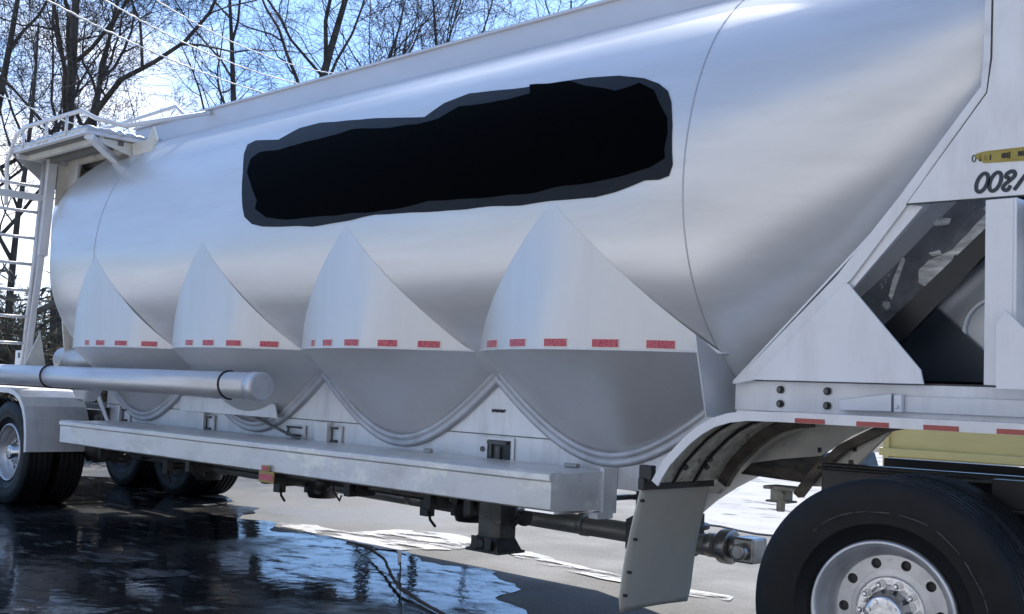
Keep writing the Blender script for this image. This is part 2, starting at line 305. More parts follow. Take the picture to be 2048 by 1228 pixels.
def blob(pts, amp, step=.12, seed=0):           # wavy outline from ground points
    o = []
    n = len(pts)
    for i in range(n):
        a = Vector(pts[i]).to_3d(); b = Vector(pts[(i+1)%n]).to_3d(); k = max(1, int((b-a).length/step))
        nrm = Vector((b.y-a.y, a.x-b.x, 0)).normalized()
        for j in range(k):
            p = a.lerp(b, j/k); d = mnoise.fractal(Vector((p.x*1.3, p.y*1.3, seed)), .9, 2.2, 5)*amp
            p = p+nrm*d; o.append((p.x, p.y))
    return o
def sheet(name, pts, z, mt, label, cat=None, kind='structure', th=.003):
    me = bpy.data.meshes.new(name); bm = bmesh.new()
    vs = [bm.verts.new((p[0], p[1], z)) for p in pts]
    f = bm.faces.new(vs); bmesh.ops.triangulate(bm, faces=[f])
    bmesh.ops.recalc_face_normals(bm, faces=bm.faces)
    if bm.faces[:] and sum(q.normal.z for q in bm.faces) < 0: bmesh.ops.reverse_faces(bm, faces=bm.faces)
    if th > .004:
        r = bmesh.ops.extrude_face_region(bm, geom=bm.faces[:]); 
        for v in [q for q in r['geom'] if isinstance(q, bmesh.types.BMVert)]: v.co.z += th
        bmesh.ops.recalc_face_normals(bm, faces=bm.faces)
    bm.to_mesh(me); bm.free(); me.materials.append(mt)
    o = bpy.data.objects.new(name, me); COL.objects.link(o); return tag(o, label, cat, kind=kind)
def gp(l): return [tuple(onZ(x, y, 0)[:2]) for x, y in l]
pw = [(-16.5,7.2)]+gp([(130,945),(220,958),(330,965),(440,985),(500,1030),(560,1062),(700,1088),(860,1122),(940,1140),(1000,1180),(1050,1228)])+[(-5.3,4.3),(-6.0,2.6),(-10,2.4),(-16,3.2)]
sheet('puddle', blob(pw, .38, .1, 3), .004, M['water'], 'broad dark puddle under and beside the trailer')
sheet('concrete_apron', [(-60,1.9),(60,1.9),(60,-60),(-60,-60)], .005, mat('pale_concrete', (.60,.595,.58), .8, 0, .15, .6), 'pale concrete apron on the near side of the yard')  # out-of-view pale ground added to lighten the tank's lower reflections
sheet('snow_field', blob([(-14.5,21),(-10.5,13.0),(-7.6,10.3),(-4,9.6),(8,10.5),(40,20),(40,80),(-30,80)], .5, .3, 9), .008, M['snow_field'], 'flat old snow lying beyond the trailer', th=.012)  # flat pale grey sheet with noise gaps
# thin white strips: snow with the sun glint on wet ground painted in
for k, (pp, am) in enumerate([
    ([(560,1048),(640,1052),(700,1066),(800,1062),(920,1072),(980,1092),(900,1102),(760,1100),(650,1075),(560,1056)], .06),
    ([(1000,1103),(1060,1106),(1180,1140),(1330,1172),(1460,1196),(1460,1203),(1300,1180),(1150,1146),(1040,1118)], .04),
    ]):
    sheet('snow_strip', blob(gp(pp), am*1.8, .025, 20+k), .009, M['snow'], ['bright melting snow strip behind the landing leg', 'narrow snow line behind the mudflap', 'small snow patch in front of the far wheels'][k], th=.002)
for k, pp in enumerate([[(110,1118),(190,1108),(300,1113),(318,1121),(250,1128),(150,1127)], [(170,1146),(210,1137),(330,1142),(410,1140),(372,1154),(260,1160)], [(420,1190),(455,1183),(480,1186),(450,1194)]]):
    tag(sheet('ice_sheet', blob(gp(pp), .035, .04, 40+k), .0075, M['ice'], ['grey sheet of ice floating on the puddle near the rear wheel', 'wider grey ice sheet on the puddle closest to the camera', 'tiny ice flake on the puddle edge'][k], 'ice', None), group='ice sheets on the puddle')

# ------------------------------------------------------------------ the tank trailer
YC, ZC, RY, RZ, RL = 6.01, 2.43, 1.30, 1.36, 1.20   # RL: flatter lower half of the shell
T = thing('tank_trailer', (-7.3, YC, 0), 'long silver four hopper dry bulk tank trailer standing across the wet yard', 'trailer')
HX = [-10.07, -8.19, -6.31, -4.40]
HP = .945
XS, XR = -3.47, -11.03                        # front and rear seams of the straight shell
def sec(x):
    if x > XS:                                # front oblique cone
        t = x-XS; top = ZC+RZ-.02*t
        bot = (ZC-RZ)+t*.96
        return ZC*0+(top+bot)/2, RY-.245*t, (top-bot)/2
    if x < XR:
        t = XR-x; top = ZC+RZ-.10*t; bot = ZC-RZ+t*.95
        return (top+bot)/2, RY-.42*t, (top-bot)/2
    return ZC, RY, RZ
def low(x): return RL/RZ+(1-RL/RZ)*min(1, max(0, x-XS, XR-x)/.8)
tk = MB(); st = [-12.35]+[-12.3+i*.1 for i in range(13)]+[XR]+[-10.6+i*.42 for i in range(17)]+[XS]+[XS+.1*i for i in range(1,22)]
n = 96; vs = []
for x in st:
    zc, ry, rz = sec(x)
    for k in range(n):
        a = 2*math.pi*k/n; vs.append((x, YC+ry*math.cos(a), zc+rz*math.sin(a)*(low(x) if math.sin(a) < 0 else 1)))
fs = [(i*n+k, i*n+(k+1)%n, (i+1)*n+(k+1)%n, (i+1)*n+k) for i in range(len(st)-1) for k in range(n)]
tk.add(vs, fs, 0, True); tk.add(vs[:n], [tuple(range(n))]); tk.add(vs[-n:], [tuple(range(n))])
shell = tk.build('tank_shell', M['tank'], T)
# weld seams: thin raised bands
def ringband(x, wd=.008, h=.0025):
    b = MB(); v = []
    prof = [(-wd/2, .0), (-wd/2, h), (wd/2, h), (wd/2, .0)]
    zc, ry, rz = sec(x)
    for dx, o in prof:
        for k in range(n):
            a = 2*math.pi*k/n; v.append((x+dx-.13*max(0, math.sin(a)-.2)**2-.02, YC+(ry+o)*math.cos(a), zc+(rz+o)*math.sin(a)*(low(x) if math.sin(a) < 0 else 1)))
    b.add(v, [(i*n+k, i*n+(k+1)%n, (i+1)*n+(k+1)%n, (i+1)*n+k) for i in range(3) for k in range(n)], 0, False)
    return b
for x in (XS, -10.07): ringband(x).build('weld_seam', M['seam'], shell)

# hoppers
ZL, Z0 = 1.59, .27
A, B = 1.31, 1.30
def cone_q(z): return (z-Z0)/(ZL-Z0)
PY = 5.30                                      # face of the side plate
CREASE = [26, 19, 10, -3]
def fold(i, a, z):                             # rolled creases of the hopper plates, fading out towards the peak
    a = math.atan2(math.sin(a), math.cos(a)); d = math.degrees(a)+90 if a < 0 else 90-math.degrees(a)
    c = CREASE[i]; br = [c-95, c-52, c, c+44, c+90]; d = max(br[0]+.01, min(br[-1]-.01, d))
    for l, h in zip(br, br[1:]):
        if l <= d <= h: mid, w_ = (l+h)/2, (h-l)/2
    cw = math.cos(R(w_)); m_ = (cw/math.cos(R(d-mid))-cw)/(1-cw)
    t = min(1, max(0, (ZC-.22-z)/.55)); t = t*t*(3-2*t)
    if z < ZL: t *= max(0, 1-(ZL-z)/.5)
    return 1+.016*m_*t
def hopper(xi, i):
    b = MB(); n = 144; rows = []
    ths = [2*math.pi*k/n for k in range(n)]
    for j in range(9):
        t = j/8; r = []
        for a in ths:
            dx = A*math.cos(a); zt = ZC-RL*abs(dx)/A
            zt = max(zt+.0, ZL) if abs(dx) < HP+.05 else max(zt, ZL)
            # ellipse wall meets the tank ellipse along this height
            zz = zt*(1-t)+ZL*t; f_ = fold(i, a, zz); r.append((xi+dx*f_, YC+B*math.sin(a)*1.0005*f_, zz))
        rows.append(r)
    for j in range(1, 15):
        q = 1-j/14*.93
        w_ = q if q > .546 else .546*(q/.546)**2.3      # below the side plate the cone closes quickly to its outlet
        rows.append([(xi+A*w_*fold(i,a,Z0+(ZL-Z0)*q)*math.cos(a), YC+B*w_*fold(i,a,Z0+(ZL-Z0)*q)*math.sin(a), Z0+(ZL-Z0)*q) for a in ths])
    vs = [p for r in rows for p in r]
    fs = [(i_*n+k, i_*n+(k+1)%n, (i_+1)*n+(k+1)%n, (i_+1)*n+k) for i_ in range(len(rows)-1) for k in range(n)]
    me = bpy.data.meshes.new('hopper'); bm = bmesh.new()
    bv = [bm.verts.new(p) for p in vs]
    for jf, f in enumerate(fs):
        pts = [vs[q] for q in f]
        try: ff = bm.faces.new([bv[q] for q in f]); ff.smooth = True
        except ValueError: pass
    bm.edges.ensure_lookup_table()
    # hard crease where wall turns into cone
    for e in bm.edges:
        if all(abs(v.co.z-ZL) < 1e-4 for v in e.verts): e.smooth = False
    bmesh.ops.remove_doubles(bm, verts=bm.verts, dist=.0005)
    for sx in (-1, 1):
        res = bmesh.ops.bisect_plane(bm, geom=bm.verts[:]+bm.edges[:]+bm.faces[:], plane_co=(xi+sx*HP,0,0), plane_no=(sx,0,0), clear_outer=True)
        if (sx == 1 and i == 3) or (sx == -1 and i == 0):
            ed = [e for e in res['geom_cut'] if isinstance(e, bmesh.types.BMEdge)]
            cv = sorted({v for e in ed for v in e.verts}, key=lambda v: math.atan2(v.co.z-1.3, v.co.y-YC))
            # cap as a fan inside the cut
            c0 = bm.verts.new((xi+sx*HP, YC, 1.58))
            for e in ed:
                try: f = bm.faces.new((e.verts[0], e.verts[1], c0)); f.smooth = False
                except ValueError: pass
    bmesh.ops.recalc_face_normals(bm, faces=bm.faces)
    bm.to_mesh(me); bm.free(); me.materials.append(M['hopper'])
    o = bpy.data.objects.new('hopper', me); COL.objects.link(o); o.parent = T; o.location = -PW[T.name]; PW[o.name] = Vector((0,0,0))
    # bead along the fold and white lip
    for sgn in (-1, 1):
        a0 = math.acos(min(1, HP/A)); pts = []
        for k in range(41):
            a = a0+(math.pi-2*a0)*k/40; f_ = fold(i, sgn*a, ZL); pts.append((xi+(A*f_+.002)*math.cos(a), YC+sgn*(B*f_+.002)*math.sin(a), ZL+.002))
        MB().tube(pts, .006, 6).build('fold_bead', M['white'], o)
        # scalloped flange where the cone meets the side plate
        yp = abs(YC-PY); crv = []
        for k in range(49):
            dx = -HP+2*HP*k/48; q = math.sqrt((yp/B)**2+(dx/A)**2); crv.append((xi+dx, Z0+(ZL-Z0)*q))
        fl = MB(); prof = [(0,.0),(0,.075),(.012,.088),(.026,.085),(.036,.075),(.046,.060),(.060,.072),(.076,.070),(.086,.05),(.088,.0)]
        vs2 = []; npf = len(prof)
        for k, (x, z) in enumerate(crv):
            p0 = crv[max(k-1,0)]; p1 = crv[min(k+1,48)]; tx, tz = p1[0]-p0[0], p1[1]-p0[1]; L = math.hypot(tx, tz); nx, nz = tz/L, -tx/L
            for (o1, o2) in prof: vs2.append((x+nx*(o1-.02), YC+sgn*(yp+o2*.5), z+nz*(o1-.02)))
        fl.add(vs2, [(k*npf+j, k*npf+j+1, (k+1)*npf+j+1, (k+1)*npf+j) for k in range(48) for j in range(npf-1)], 0, True)
        fl.build('scalloped_flange', M['trim'], o)
    # outlet, valve and lever
    v = MB(); v.tube([(xi,YC,.50),(xi,YC,.36)], [.17,.12], 20)
    v.tube([(xi,YC,.56),(xi,YC,.53)], .19, 20); v.box((xi-.10,YC-.13,.40),(xi+.10,YC+.13,.62))
    v.tube([(xi-.02,YC-.1,.50),(xi-.02,YC-.42,.50)], .035, 10); v.box((xi-.06,YC-.47,.42),(xi+.03,YC-.40,.60))
    v.tube([(xi,YC-.44,.5),(xi+.05,YC-.46,.40),(xi+.12,YC-.47,.36)], .012, 6)
    v.build('outlet_valve', M['dark'], o, bevel=.008)
    return o
hops = [hopper(x, i) for i, x in enumerate(HX)]
def hopper_hit(px, i):                        # where a sight line meets the vertical hopper wall
    p = onY(px, 688, 4.71); d = ray(px, 688); d = Vector((d.x, d.y)); c = Vector((-HX[i], -YC))
    # CP.xy = 0 ; (t*d+c) on ellipse
    a_ = (d.x/A)**2+(d.y/B)**2; b_ = 2*(d.x*c.x/A**2+d.y*c.y/B**2); c_ = (c.x/A)**2+(c.y/B)**2-1
    D = max(0, b_*b_-4*a_*c_); t = (-b_-math.sqrt(D))/(2*a_)
    return math.atan2((t*d.y-YC)/B, (t*d.x-HX[i])/A)
RP = [[(171,178),(193,209),(232,256),(285,315)], [(372,386),(407,429),(456,484),(521,557)], [(624,630),(647,665),(692,721),(758,795),(836,880)], [(976,995),(1023,1055),(1093,1135),(1185,1237),(1293,1350)]]
for i, row in enumerate(RP):
    for (p0, p1) in row:
        a0, a1 = hopper_hit(p0, i), hopper_hit(p1, i)
        b = MB()
        for mi, (e, off, z0, z1) in enumerate(((.004, .004, 1.602, 1.652), (0, .006, 1.606, 1.648))):
            vs = []; k_ = 8
            for k in range(k_+1):
                a = (a0-e)+(a1-a0+2*e)*k/k_
                for z, o_ in ((z0, 0), (z0, off), (z1, off), (z1, 0)): vs.append((HX[i]+(A*fold(i,a,z)+o_)*math.cos(a), YC+(B*fold(i,a,z)+o_)*math.sin(a), z))
            b.add(vs, [(k*4+j, k*4+(j+1)%4, (k+1)*4+(j+1)%4, (k+1)*4+j) for k in range(k_) for j in range(4)]+[(0,1,2,3), tuple(k_*4+j for j in range(4))], mi)
        b.build('reflector', [M['tape_edge'], M['red']], hops[i])

# black film added as a stand-in for a redaction mark over the shell lettering
def shell_pt(px, py):
    d = ray(px, py); a_ = (d.y/RY)**2+(d.z/RZ)**2; b_ = 2*(-d.y*YC/RY**2+d.z*(CAMH-ZC)/RZ**2); c_ = (YC/RY)**2+((CAMH-ZC)/RZ)**2-1
    t = (-b_-math.sqrt(max(0, b_*b_-4*a_*c_)))/(2*a_); p = CP+d*t
    return p.x, math.atan2((p.z-ZC)/RZ, -(p.y-YC)/RY)
def mark_sheet(outline, h0, h1, mt, name, jag=0, seed=1):
    """ragged sheet lying on the curved shell: outline flattened to (length, arc), cut into a grid, wrapped and thickened"""
    pts = [shell_pt(*p) for p in outline]; poly = []
    for i in range(len(pts)):
        a, c = pts[i], pts[(i+1) % len(pts)]; k = max(1, int(math.hypot((c[0]-a[0]), (c[1]-a[1])*1.3)/.03))
        for q in range(k):
            t = q/k; x, y = a[0]+(c[0]-a[0])*t, a[1]+(c[1]-a[1])*t
            poly.append((x+jag*mnoise.noise(Vector((x*4, y*6, seed))), y+jag*mnoise.noise(Vector((x*4, y*6, seed+7)))))
    bm = bmesh.new(); bm.faces.new([bm.verts.new((x, y, 0)) for x, y in poly])
    def cut(axis, lo, hi, st_):
        v = lo+st_
        while v < hi:
            co = [0,0,0]; no = [0,0,0]; co[axis] = v; no[axis] = 1
            bmesh.ops.bisect_plane(bm, geom=bm.verts[:]+bm.edges[:]+bm.faces[:], plane_co=co, plane_no=no); v += st_
    cut(1, min(p[1] for p in poly), max(p[1] for p in poly), .045); cut(0, min(p[0] for p in poly), max(p[0] for p in poly), .25)
    r = bmesh.ops.extrude_face_region(bm, geom=bm.faces[:]); up_ = {v for v in r['geom'] if isinstance(v, bmesh.types.BMVert)}
    for v in bm.verts:
        h = h1 if v in up_ else h0; x, a = v.co.x, v.co.y
        v.co = (x, YC-(RY+h)*math.cos(a), ZC+(RZ if a > 0 else RL)*math.sin(a)+h*math.sin(a))
    bmesh.ops.recalc_face_normals(bm, faces=bm.faces)
    me = bpy.data.meshes.new(name); bm.to_mesh(me); bm.free(); me.materials.append(mt)
    for p in me.polygons: p.use_smooth = False
    o = bpy.data.objects.new(name, me); COL.objects.link(o); o.parent = T; o.location = -PW[T.name]; PW[o.name] = Vector((0,0,0)); return o
fo = mark_sheet([(487,345),(489,308),(496,290),(512,282),(558,280),(600,257),(640,247),(760,237),(850,235),(890,207),(940,188),(1050,176),(1090,170),(1180,156),(1240,152),(1290,158),(1318,168),(1336,182),(1343,205),(1345,250),
     (1345,330),(1338,352),(1318,360),(1290,361),(1230,384),(1190,396),(1100,402),(1040,411),(960,415),(880,423),(750,429),(700,441),(625,453),(525,453),(505,448),(490,434),(486,415)],
     .001, .006, M['film_edge'], 'grey_film_border', .004)
fi = mark_sheet([(497,345),(503,318),(520,306),(560,300),(600,290),(700,262),(830,252),(880,238),(920,215),(980,207),(1060,190),(1060,172),(1140,166),(1230,184),(1280,168),(1310,182),(1324,215),(1334,235),(1334,270),(1328,300),(1330,320),(1300,338),(1250,350),(1190,364),(1120,376),(1040,390),(960,396),(860,402),(790,418),(690,428),(600,438),(535,434),(512,418),(516,400),(505,375)],
     .004, .010, M['grime_black'], 'black_film_panel', .012, 4)
fi['label'] = 'long ragged edged black cover on the tank side'

# spill rail and top fittings
r = MB()
ZR0, ZR1, YR = 3.64, 3.89, YC-.46
for s in (-1, 1):
    y = YC+s*.46
    r.box((-11.1, y-.012, ZR0), (-1.9, y+.012, ZR1)); r.box((-11.1, y-s*.0+ (s*.012), ZR1-.02), (-1.9, y+s*.04, ZR1))
    r.box((-11.1, y+s*.012, ZR0), (-1.9, y+s*.05, ZR0+.02))
r.box((-11.1,YC-.448,ZR0),(-11.08,YC+.448,ZR1))
r.build('spill_rail', M['rail'], T, bevel=.004)
r = MB(); r.box((-11.1,YC-.42,3.80),(-1.9,YC+.42,3.82)); r.build('top_walkway', M['sheet'], T)
for px in (342, 574, 1011):
    p = onY(px, 60 if px > 900 else 200, YR+.1); x = p.x
    b = MB(); b.tube([(x,YR+.1,ZR1-.08),(x,YR+.1,ZR1+.035)], .022, 10); b.tube([(x,YR+.1,ZR1+.03),(x,YR+.1,ZR1+.06)], [.014,.006], 8)
    b.build('rail_stud', M['dark'], T)
x = onY(966, 75, YR+.15).x
b = MB(); b.tube([(x-.08,YR+.2,ZR1-.1),(x-.08,YR+.2,ZR1+.02)], .10, 14); b.tube([(x-.08,YR+.2,ZR1+.02),(x-.08,YR+.2,ZR1+.05)], [.11,.08], 14)
b.tube([(x-.16,YR+.2,ZR1+.05),(x,YR+.2,ZR1+.05)], .014, 8); b.build('manhole_lid', M['dirty'], T)

# side plates, both sides
for s in (-1, 1):
    y = YC+s*(YC-PY)
    b = MB(); b.prism([(-10.85,.68),(-4.36,.68),(-4.36,.80),(-3.98,.80),(-3.75,1.0),(XS,1.1),(XS,1.37),(-10.85,1.37)] if s == -1 else [(-10.85,.68),(-5.6,.68),(-4.9,1.15),(-4.9,1.37),(-10.85,1.37)], y, y-s*.012); pl = b.build('side_plate', M['sheet'], T)
    if s == -1:
        b = MB(); b.box((-10.85,PY-.006,1.055),(XS,PY,1.061)); b.build('plate_joint', M['grease'], pl)
        b = MB(); b.prism([(-4.34,.80),(-3.98,.80),(-3.72,1.0),(-3.40,1.2),(-3.36,1.34),(-4.34,1.34)], PY-.012, PY-.004); b.build('front_skirt', M['sheet'], T, bevel=.003)
        for (xa, xb) in ((-7.32,-7.16),(-9.05,-8.95),(-10.55,-10.5)):
            b = MB(); b.prism([(xa,.89),(xb,.89),(xb,1.05),(xa,1.05)], PY-.035, PY-.004); b.box((xb,PY-.05,.88),(xb+.014,PY-.004,1.055)); b.build('stiffener', M['white'], pl, bevel=.003)
# recessed latch boxes on the plate (dark hinges and straps)
def latch(x0, x1, z0, z1, full=False):
    b = MB()
    if full:
        b.box((x0,PY-.012,z0),(x1,PY-.005,z1)); o = b.build('cabinet', M['sheet'], pl, bevel=.004)
        c = MB(); c.box((x0+.09,PY-.016,z0+.01),(x1-.03,PY-.011,z1-.02)); c.build('cabinet_opening', M['black'], o)
        c = MB(); c.tube([(x0+.045,PY-.022,z0+.075),(x0+.045,PY-.010,z0+.075)], .018, 10); c.box((x0+.12,PY-.028,z0+.03),(x0+.14,PY-.014,z1-.03))
        c.box((x0+.18,PY-.030,z0+.02),(x0+.22,PY-.014,z1-.06)); c.box((x0+.10,PY-.032,z1-.045),(x1-.05,PY-.014,z1-.025)); c.build('latch_rod', M['grease'], o)
        return
    b.box((x0,PY-.022,z0),(x1,PY-.005,z1)); o = b.build('latch_plate', M['sheet'], pl, bevel=.003)
    c = MB()
    for zz in (z0+.008, z1-.025): c.box((x0+.005,PY-.04,zz),(x1-.04,PY-.021,zz+.016))
    c.tube([(x0+.02,PY-.032,z0+.02),(x0+.02,PY-.032,z1-.02)], .006, 6); c.build('hinge', M['black'], o)
latch(-7.12,-7.0,.90,1.03); latch(-8.93,-8.81,.90,1.03); latch(-10.46,-10.33,.90,1.03)
latch(-7.70,-7.47,.915,1.01); latch(-5.52,-5.19,.885,1.045, True)
b = MB(); b.box((-10.85,PY-.07,.86),(-10.78,PY-.004,1.02)); b.box((-10.99,PY-.06,.86),(-10.90,PY-.0,.93)); b.tube([(-10.82,PY-.05,.87),(-10.82,PY-.05,1.01)],.03,8); b.build('valve_box', M['dark'], pl, bevel=.006)
# small marker plate between hoppers 3 and 4
b = MB(); b.box((-5.40,PY-.006,1.205),(-5.30,PY-.002,1.222))
for k in range(9): b.box((-5.41+k*.014,PY-.008,1.203+.003*(k%3)),(-5.402+k*.014,PY-.005,1.226-.003*(k%2)))
b.build('rating_plate', M['black'], pl)
b = MB(); b.beam((-8.40,5.22,1.12),(-7.45,5.22,.905), .018, .018); b.build('drain_strut', M['grease'], T)
b = MB(); b.prism([(-9.25,1.18),(-7.9,1.18),(-7.78,1.16),(-7.74,1.05),(-7.80,1.055),(-9.25,1.055)], 5.20, 5.212); b.build('tube_shelf', M['sheet'], T, bevel=.003)
b = MB(); b.prism([(-11.02,1.24),(-10.90,1.24),(-10.60,.90),(-10.66,.90)], 5.20, 5.21); b.build('rear_gusset', M['sheet'], T)

# walkway box along the side
for s in (-1,):
    yo = YC+s*(YC-4.715); yi = YC+s*(YC-PY+.001); ye = YC+s*.72
    b = MB(); X0, X1 = -10.56, -4.34
    def P2(x, y, z): return (x, YC+s*(YC-y), z)
    prof = [(4.715,.70),(4.715,.855),(4.70,.860),(4.70,.895),(4.735,.905),(4.80,.905),(4.82,.895),(5.285,.905),(5.285,.68),(4.74,.69)]
    npf = len(prof); vs = []; 
    cuts = [X0]+[X0+.5*k for k in range(1, 13)]+[X1]
    for x in cuts:
        for y, z in prof:
            dy = .008*mnoise.noise(Vector((x*2, y*3, s))); vs.append(P2(x+(.0 if x != X1 else (5.0-y)*.03), y+(dy if y < 4.8 else 0), z+dy*.5))
    b.add(vs, [(k*npf+j, k*npf+(j+1)%npf, (k+1)*npf+(j+1)%npf, (k+1)*npf+j) for k in range(len(cuts)-1) for j in range(npf)])
    b.add(vs[:npf], [tuple(range(npf))]); b.add(vs[-npf:], [tuple(range(npf))])
    bx = b.build('side_walkway', M['box'], T, bevel=.004)
    if s == -1:
        c = MB(); c.box((-4.60,4.78,.67),(-4.36,5.27,.695)); c.tube([(-4.62,4.76,.685),(-4.40,5.25,.685)], .02, 8); c.build('bottom_lip', M['polished'], bx, bevel=.004)
        c = MB(); c.box((-4.36,5.16,.66),(-4.325,5.285,.925)); c.box((-4.40,5.12,.63),(-4.33,5.26,.67)); c.build('end_bracket', M['sheet'], bx, bevel=.004)
        c = MB(); c.box((-5.97,5.2,.905),(-5.90,5.23,.935)); c.build('lashing_ring', M['pipe'], bx, bevel=.006)
        c = MB(); c.box((-4.68,5.2,.905),(-4.58,5.24,.93)); c.build('lashing_ring', M['pipe'], bx, bevel=.006)

# aluminium hose tubes
def hosetube(x0, x1, y, z, rr, ends=True):
    b = MB(); b.tube([(x0,y,z),(x1,y,z)], rr, 40); o = b.build('hose_tube', M['tube'], T)
    c = MB(); c.lathe_y([(0,0),(0,.001)], 4); 
    c = MB(); c.tube([(x1-.11,y,z),(x1+.004,y,z)], rr+.006, 40); c.tube([(x1+.004,y,z),(x1+.010,y,z)], [rr+.004, rr-.004], 40); c.build('end_cap', M['tube'], o)
    return o
ht = hosetube(-13.2, -7.23, 4.71, 1.305, .100)
for x in (-10.83, -7.66):
    pts = [(x-.015*math.sin(a), 4.71-.104*math.cos(a), 1.305+.104*math.sin(a)) for a in [R(d) for d in range(-95, 111, 10)]]
    MB().tube(pts, .010, 8).build('strap', M['strap'], ht)
b = MB(); b.tube([(-11.6,5.15,1.48),(-11.55,5.15,1.48),(-10.6,5.15,1.48)], [.09,.12,.12], 24); b.build('vent_tube', M['hopper'], T)

# discharge pipe
b = MB(); b.tube([(-11.6,6.0,.52),(-8,6.0,.485),(-4.10,6.0,.445)], .066, 24)
for x in (-10.9,-8.9,-7.0,-5.2,-4.45): b.tube([(x,6.0,.455+(-4.25-x)*.0137),(x+.05,6.0,.455+(-4.25-x)*.0137)], .085, 20)
dp = b.build('discharge_pipe', M['pipe'], T)
b = MB(); b.tube([(-4.17,6.0,.45),(-4.11,6.0,.45)], .075, 24); b.tube([(-4.07,6.0,.455),(-3.99,6.0,.455)], .105, 24); b.tube([(-3.99,6.0,.455),(-3.92,6.0,.46)], .07, 24)
b.box((-3.94,5.92,.38),(-3.80,6.08,.53)); b.tube([(-3.87,6.0,.45),(-3.87,5.86,.45)], .05, 16); b.build('pipe_coupling', M['coupling'], dp, bevel=.012)
b = MB(); b.tube([(-11.0,5.45,.60),(-5.9,5.45,.575)], .028, 12); b.box((-10.9,5.5,.60),(-5.5,5.60,.70)); b.build('frame_rail', M['grease'], T)
for x in (-10.9,-9.2,-8.0,-6.9,-6.0,-5.6):
    b = MB(); b.box((x,5.25,.52),(x+.07,5.5,.72)); b.prism([(x-.02,.70),(x+.13,.70),(x+.09,.56),(x+.02,.52)], 5.30,5.32); b.build('frame_hanger', M['dark'], T, bevel=.006)
b = MB(); b.prism([(-4.33,.90-.01),(-3.86,.90-.01),(-3.86,.62),(-3.98,.60)], 5.32, 5.335)
b.beam((-4.36,5.45,.60),(-4.05,5.45,.76), .05, .03); b.build('corner_bracket', M['dark'], T)
b = MB(); b.tube([(-4.02,5.42,.50),(-3.95,5.42,.50)], .11, 24); b.tube([(-4.0,5.42,.60),(-4.0,5.42,.68)], .045, 12); b.build('air_chamber', M['black'], T, bevel=.01)
# placard hanging under the walkway
p = onY(545, 948, 4.75)
b = MB(); b.box((p.x-.10,4.70,p.z-.06),(p.x+.09,4.707,p.z+.02)); b.box((p.x-.06,4.692,p.z+.022),(p.x+.04,4.699,p.z+.062)); pc = b.build('placard', M['decal'], T)
b = MB(); b.box((p.x-.092,4.697,p.z-.045),(p.x+.082,4.701,p.z+.000)); b.box((p.x-.05,4.689,p.z+.028),(p.x+.03,4.693,p.z+.055)); b.build('placard_print', M['red'], pc)
b = MB(); p = onY(645, 980, 5.3); b.tube([(p.x,5.3,p.z+.1),(p.x-.01,5.3,p.z)], .05, 14); b.tube([(p.x-.05,5.3,p.z+.06),(p.x+.06,5.3,p.z+.05)], .035, 12)
b.tube([(p.x+.12,5.3,p.z+.12),(p.x+.14,5.3,p.z+.0),(p.x+.22,5.3,p.z-.06),(p.x+.24,5.3,p.z-.02)], .008, 6); b.build('drain_valve', M['dark'], T)

# landing leg (near and far)
for s in (-1, 1):
    y = YC+s*.80; x = -5.245
    b = MB(); b.prismz([(x-.10,y-.06),(x-.06,y-.09),(x+.06,y-.09),(x+.10,y-.06),(x+.10,y+.08),(x-.10,y+.08)], .42, .88)
    lg = b.build('landing_leg', M['grease'], T, bevel=.006)
    b = MB(); f0 = [(x-.15,y-.12),(x+.15,y-.12),(x+.15,y+.12),(x-.15,y+.12)]; b.prismz(f0, .330, .348)
    f1 = [(x-.13,y-.11),(x+.13,y-.11),(x+.13,y+.11),(x-.13,y+.11)]; f2 = [(x-.09,y-.08),(x+.09,y-.08),(x+.09,y+.08),(x-.09,y+.08)]
    b.add([(p[0],p[1],.348) for p in f1]+[(p[0],p[1],.43) for p in f2], [(0,1,5,4),(1,2,6,5),(2,3,7,6),(3,0,4,7),(4,5,6,7)])
    b.tube([(x,y-.14,.385),(x,y+.14,.385)], .03, 10); b.box((x-.09,y-.13,.35),(x-.03,y-.12,.43)); b.box((x+.03,y-.13,.35),(x+.09,y-.12,.43))
    b.build('leg_foot', M['dark'], lg, bevel=.004)
b = MB(); b.tube([(-5.245,5.3,.62),(-5.245,6.7,.62)], .02, 8); b.beam((-5.1,5.2,.50),(-5.0,5.4,.72),.03,.03); b.tube([(-5.10,5.30,.56),(-5.07,5.30,.56)], .06, 18); b.build('gear_shaft', M['dark'], T)

# front structure: rail, gusset, diagonal trim, post, number panel
b = MB(); b.prism([(-3.37,1.30),(-3.37,1.452),(-1.2,1.452),(-1.2,1.30)], 5.05, 5.30); fr = b.build('front_rail', M['white'], T, bevel=.003)
for (x, z) in ((-3.10,1.41),(-2.84,1.41),(-3.10,1.34),(-2.84,1.34)):
    c = MB(); c.tube([(x,5.052,z),(x,5.038,z)], .019, 16, 1); c.tube([(x,5.04,z),(x,5.028,z)], .011, 6, 0); c.build('bolt', [M['bolt'], M['black']], fr)
c = MB(); w0 = [(-2.75,1.32),(-2.49,1.325),(-2.49,1.41),(-2.75,1.372)]
c.prism(w0, 5.0, 5.048); c.build('step_wedge', M['tube'], fr, bevel=.004)
c = MB(); c.box((-2.478,5.0,1.325),(-2.44,5.05,1.405)); c.tube([(-2.462,4.99,1.35),(-2.462,5.0,1.35)],.010,8); c.build('wedge_bracket', M['white'], fr, bevel=.003)
c = MB(); c.box((-2.44,5.03,1.325),(-1.2,5.049,1.40)); c.build('lower_channel', M['sheet'], fr, bevel=.003)
b = MB(); b.prism([(-3.235,1.455),(-2.735,1.925),(-2.71,1.925),(-2.345,1.52),(-2.33,1.455)], 4.985, 4.998); b.build('triangular_gusset', M['white'], T, bevel=.003)
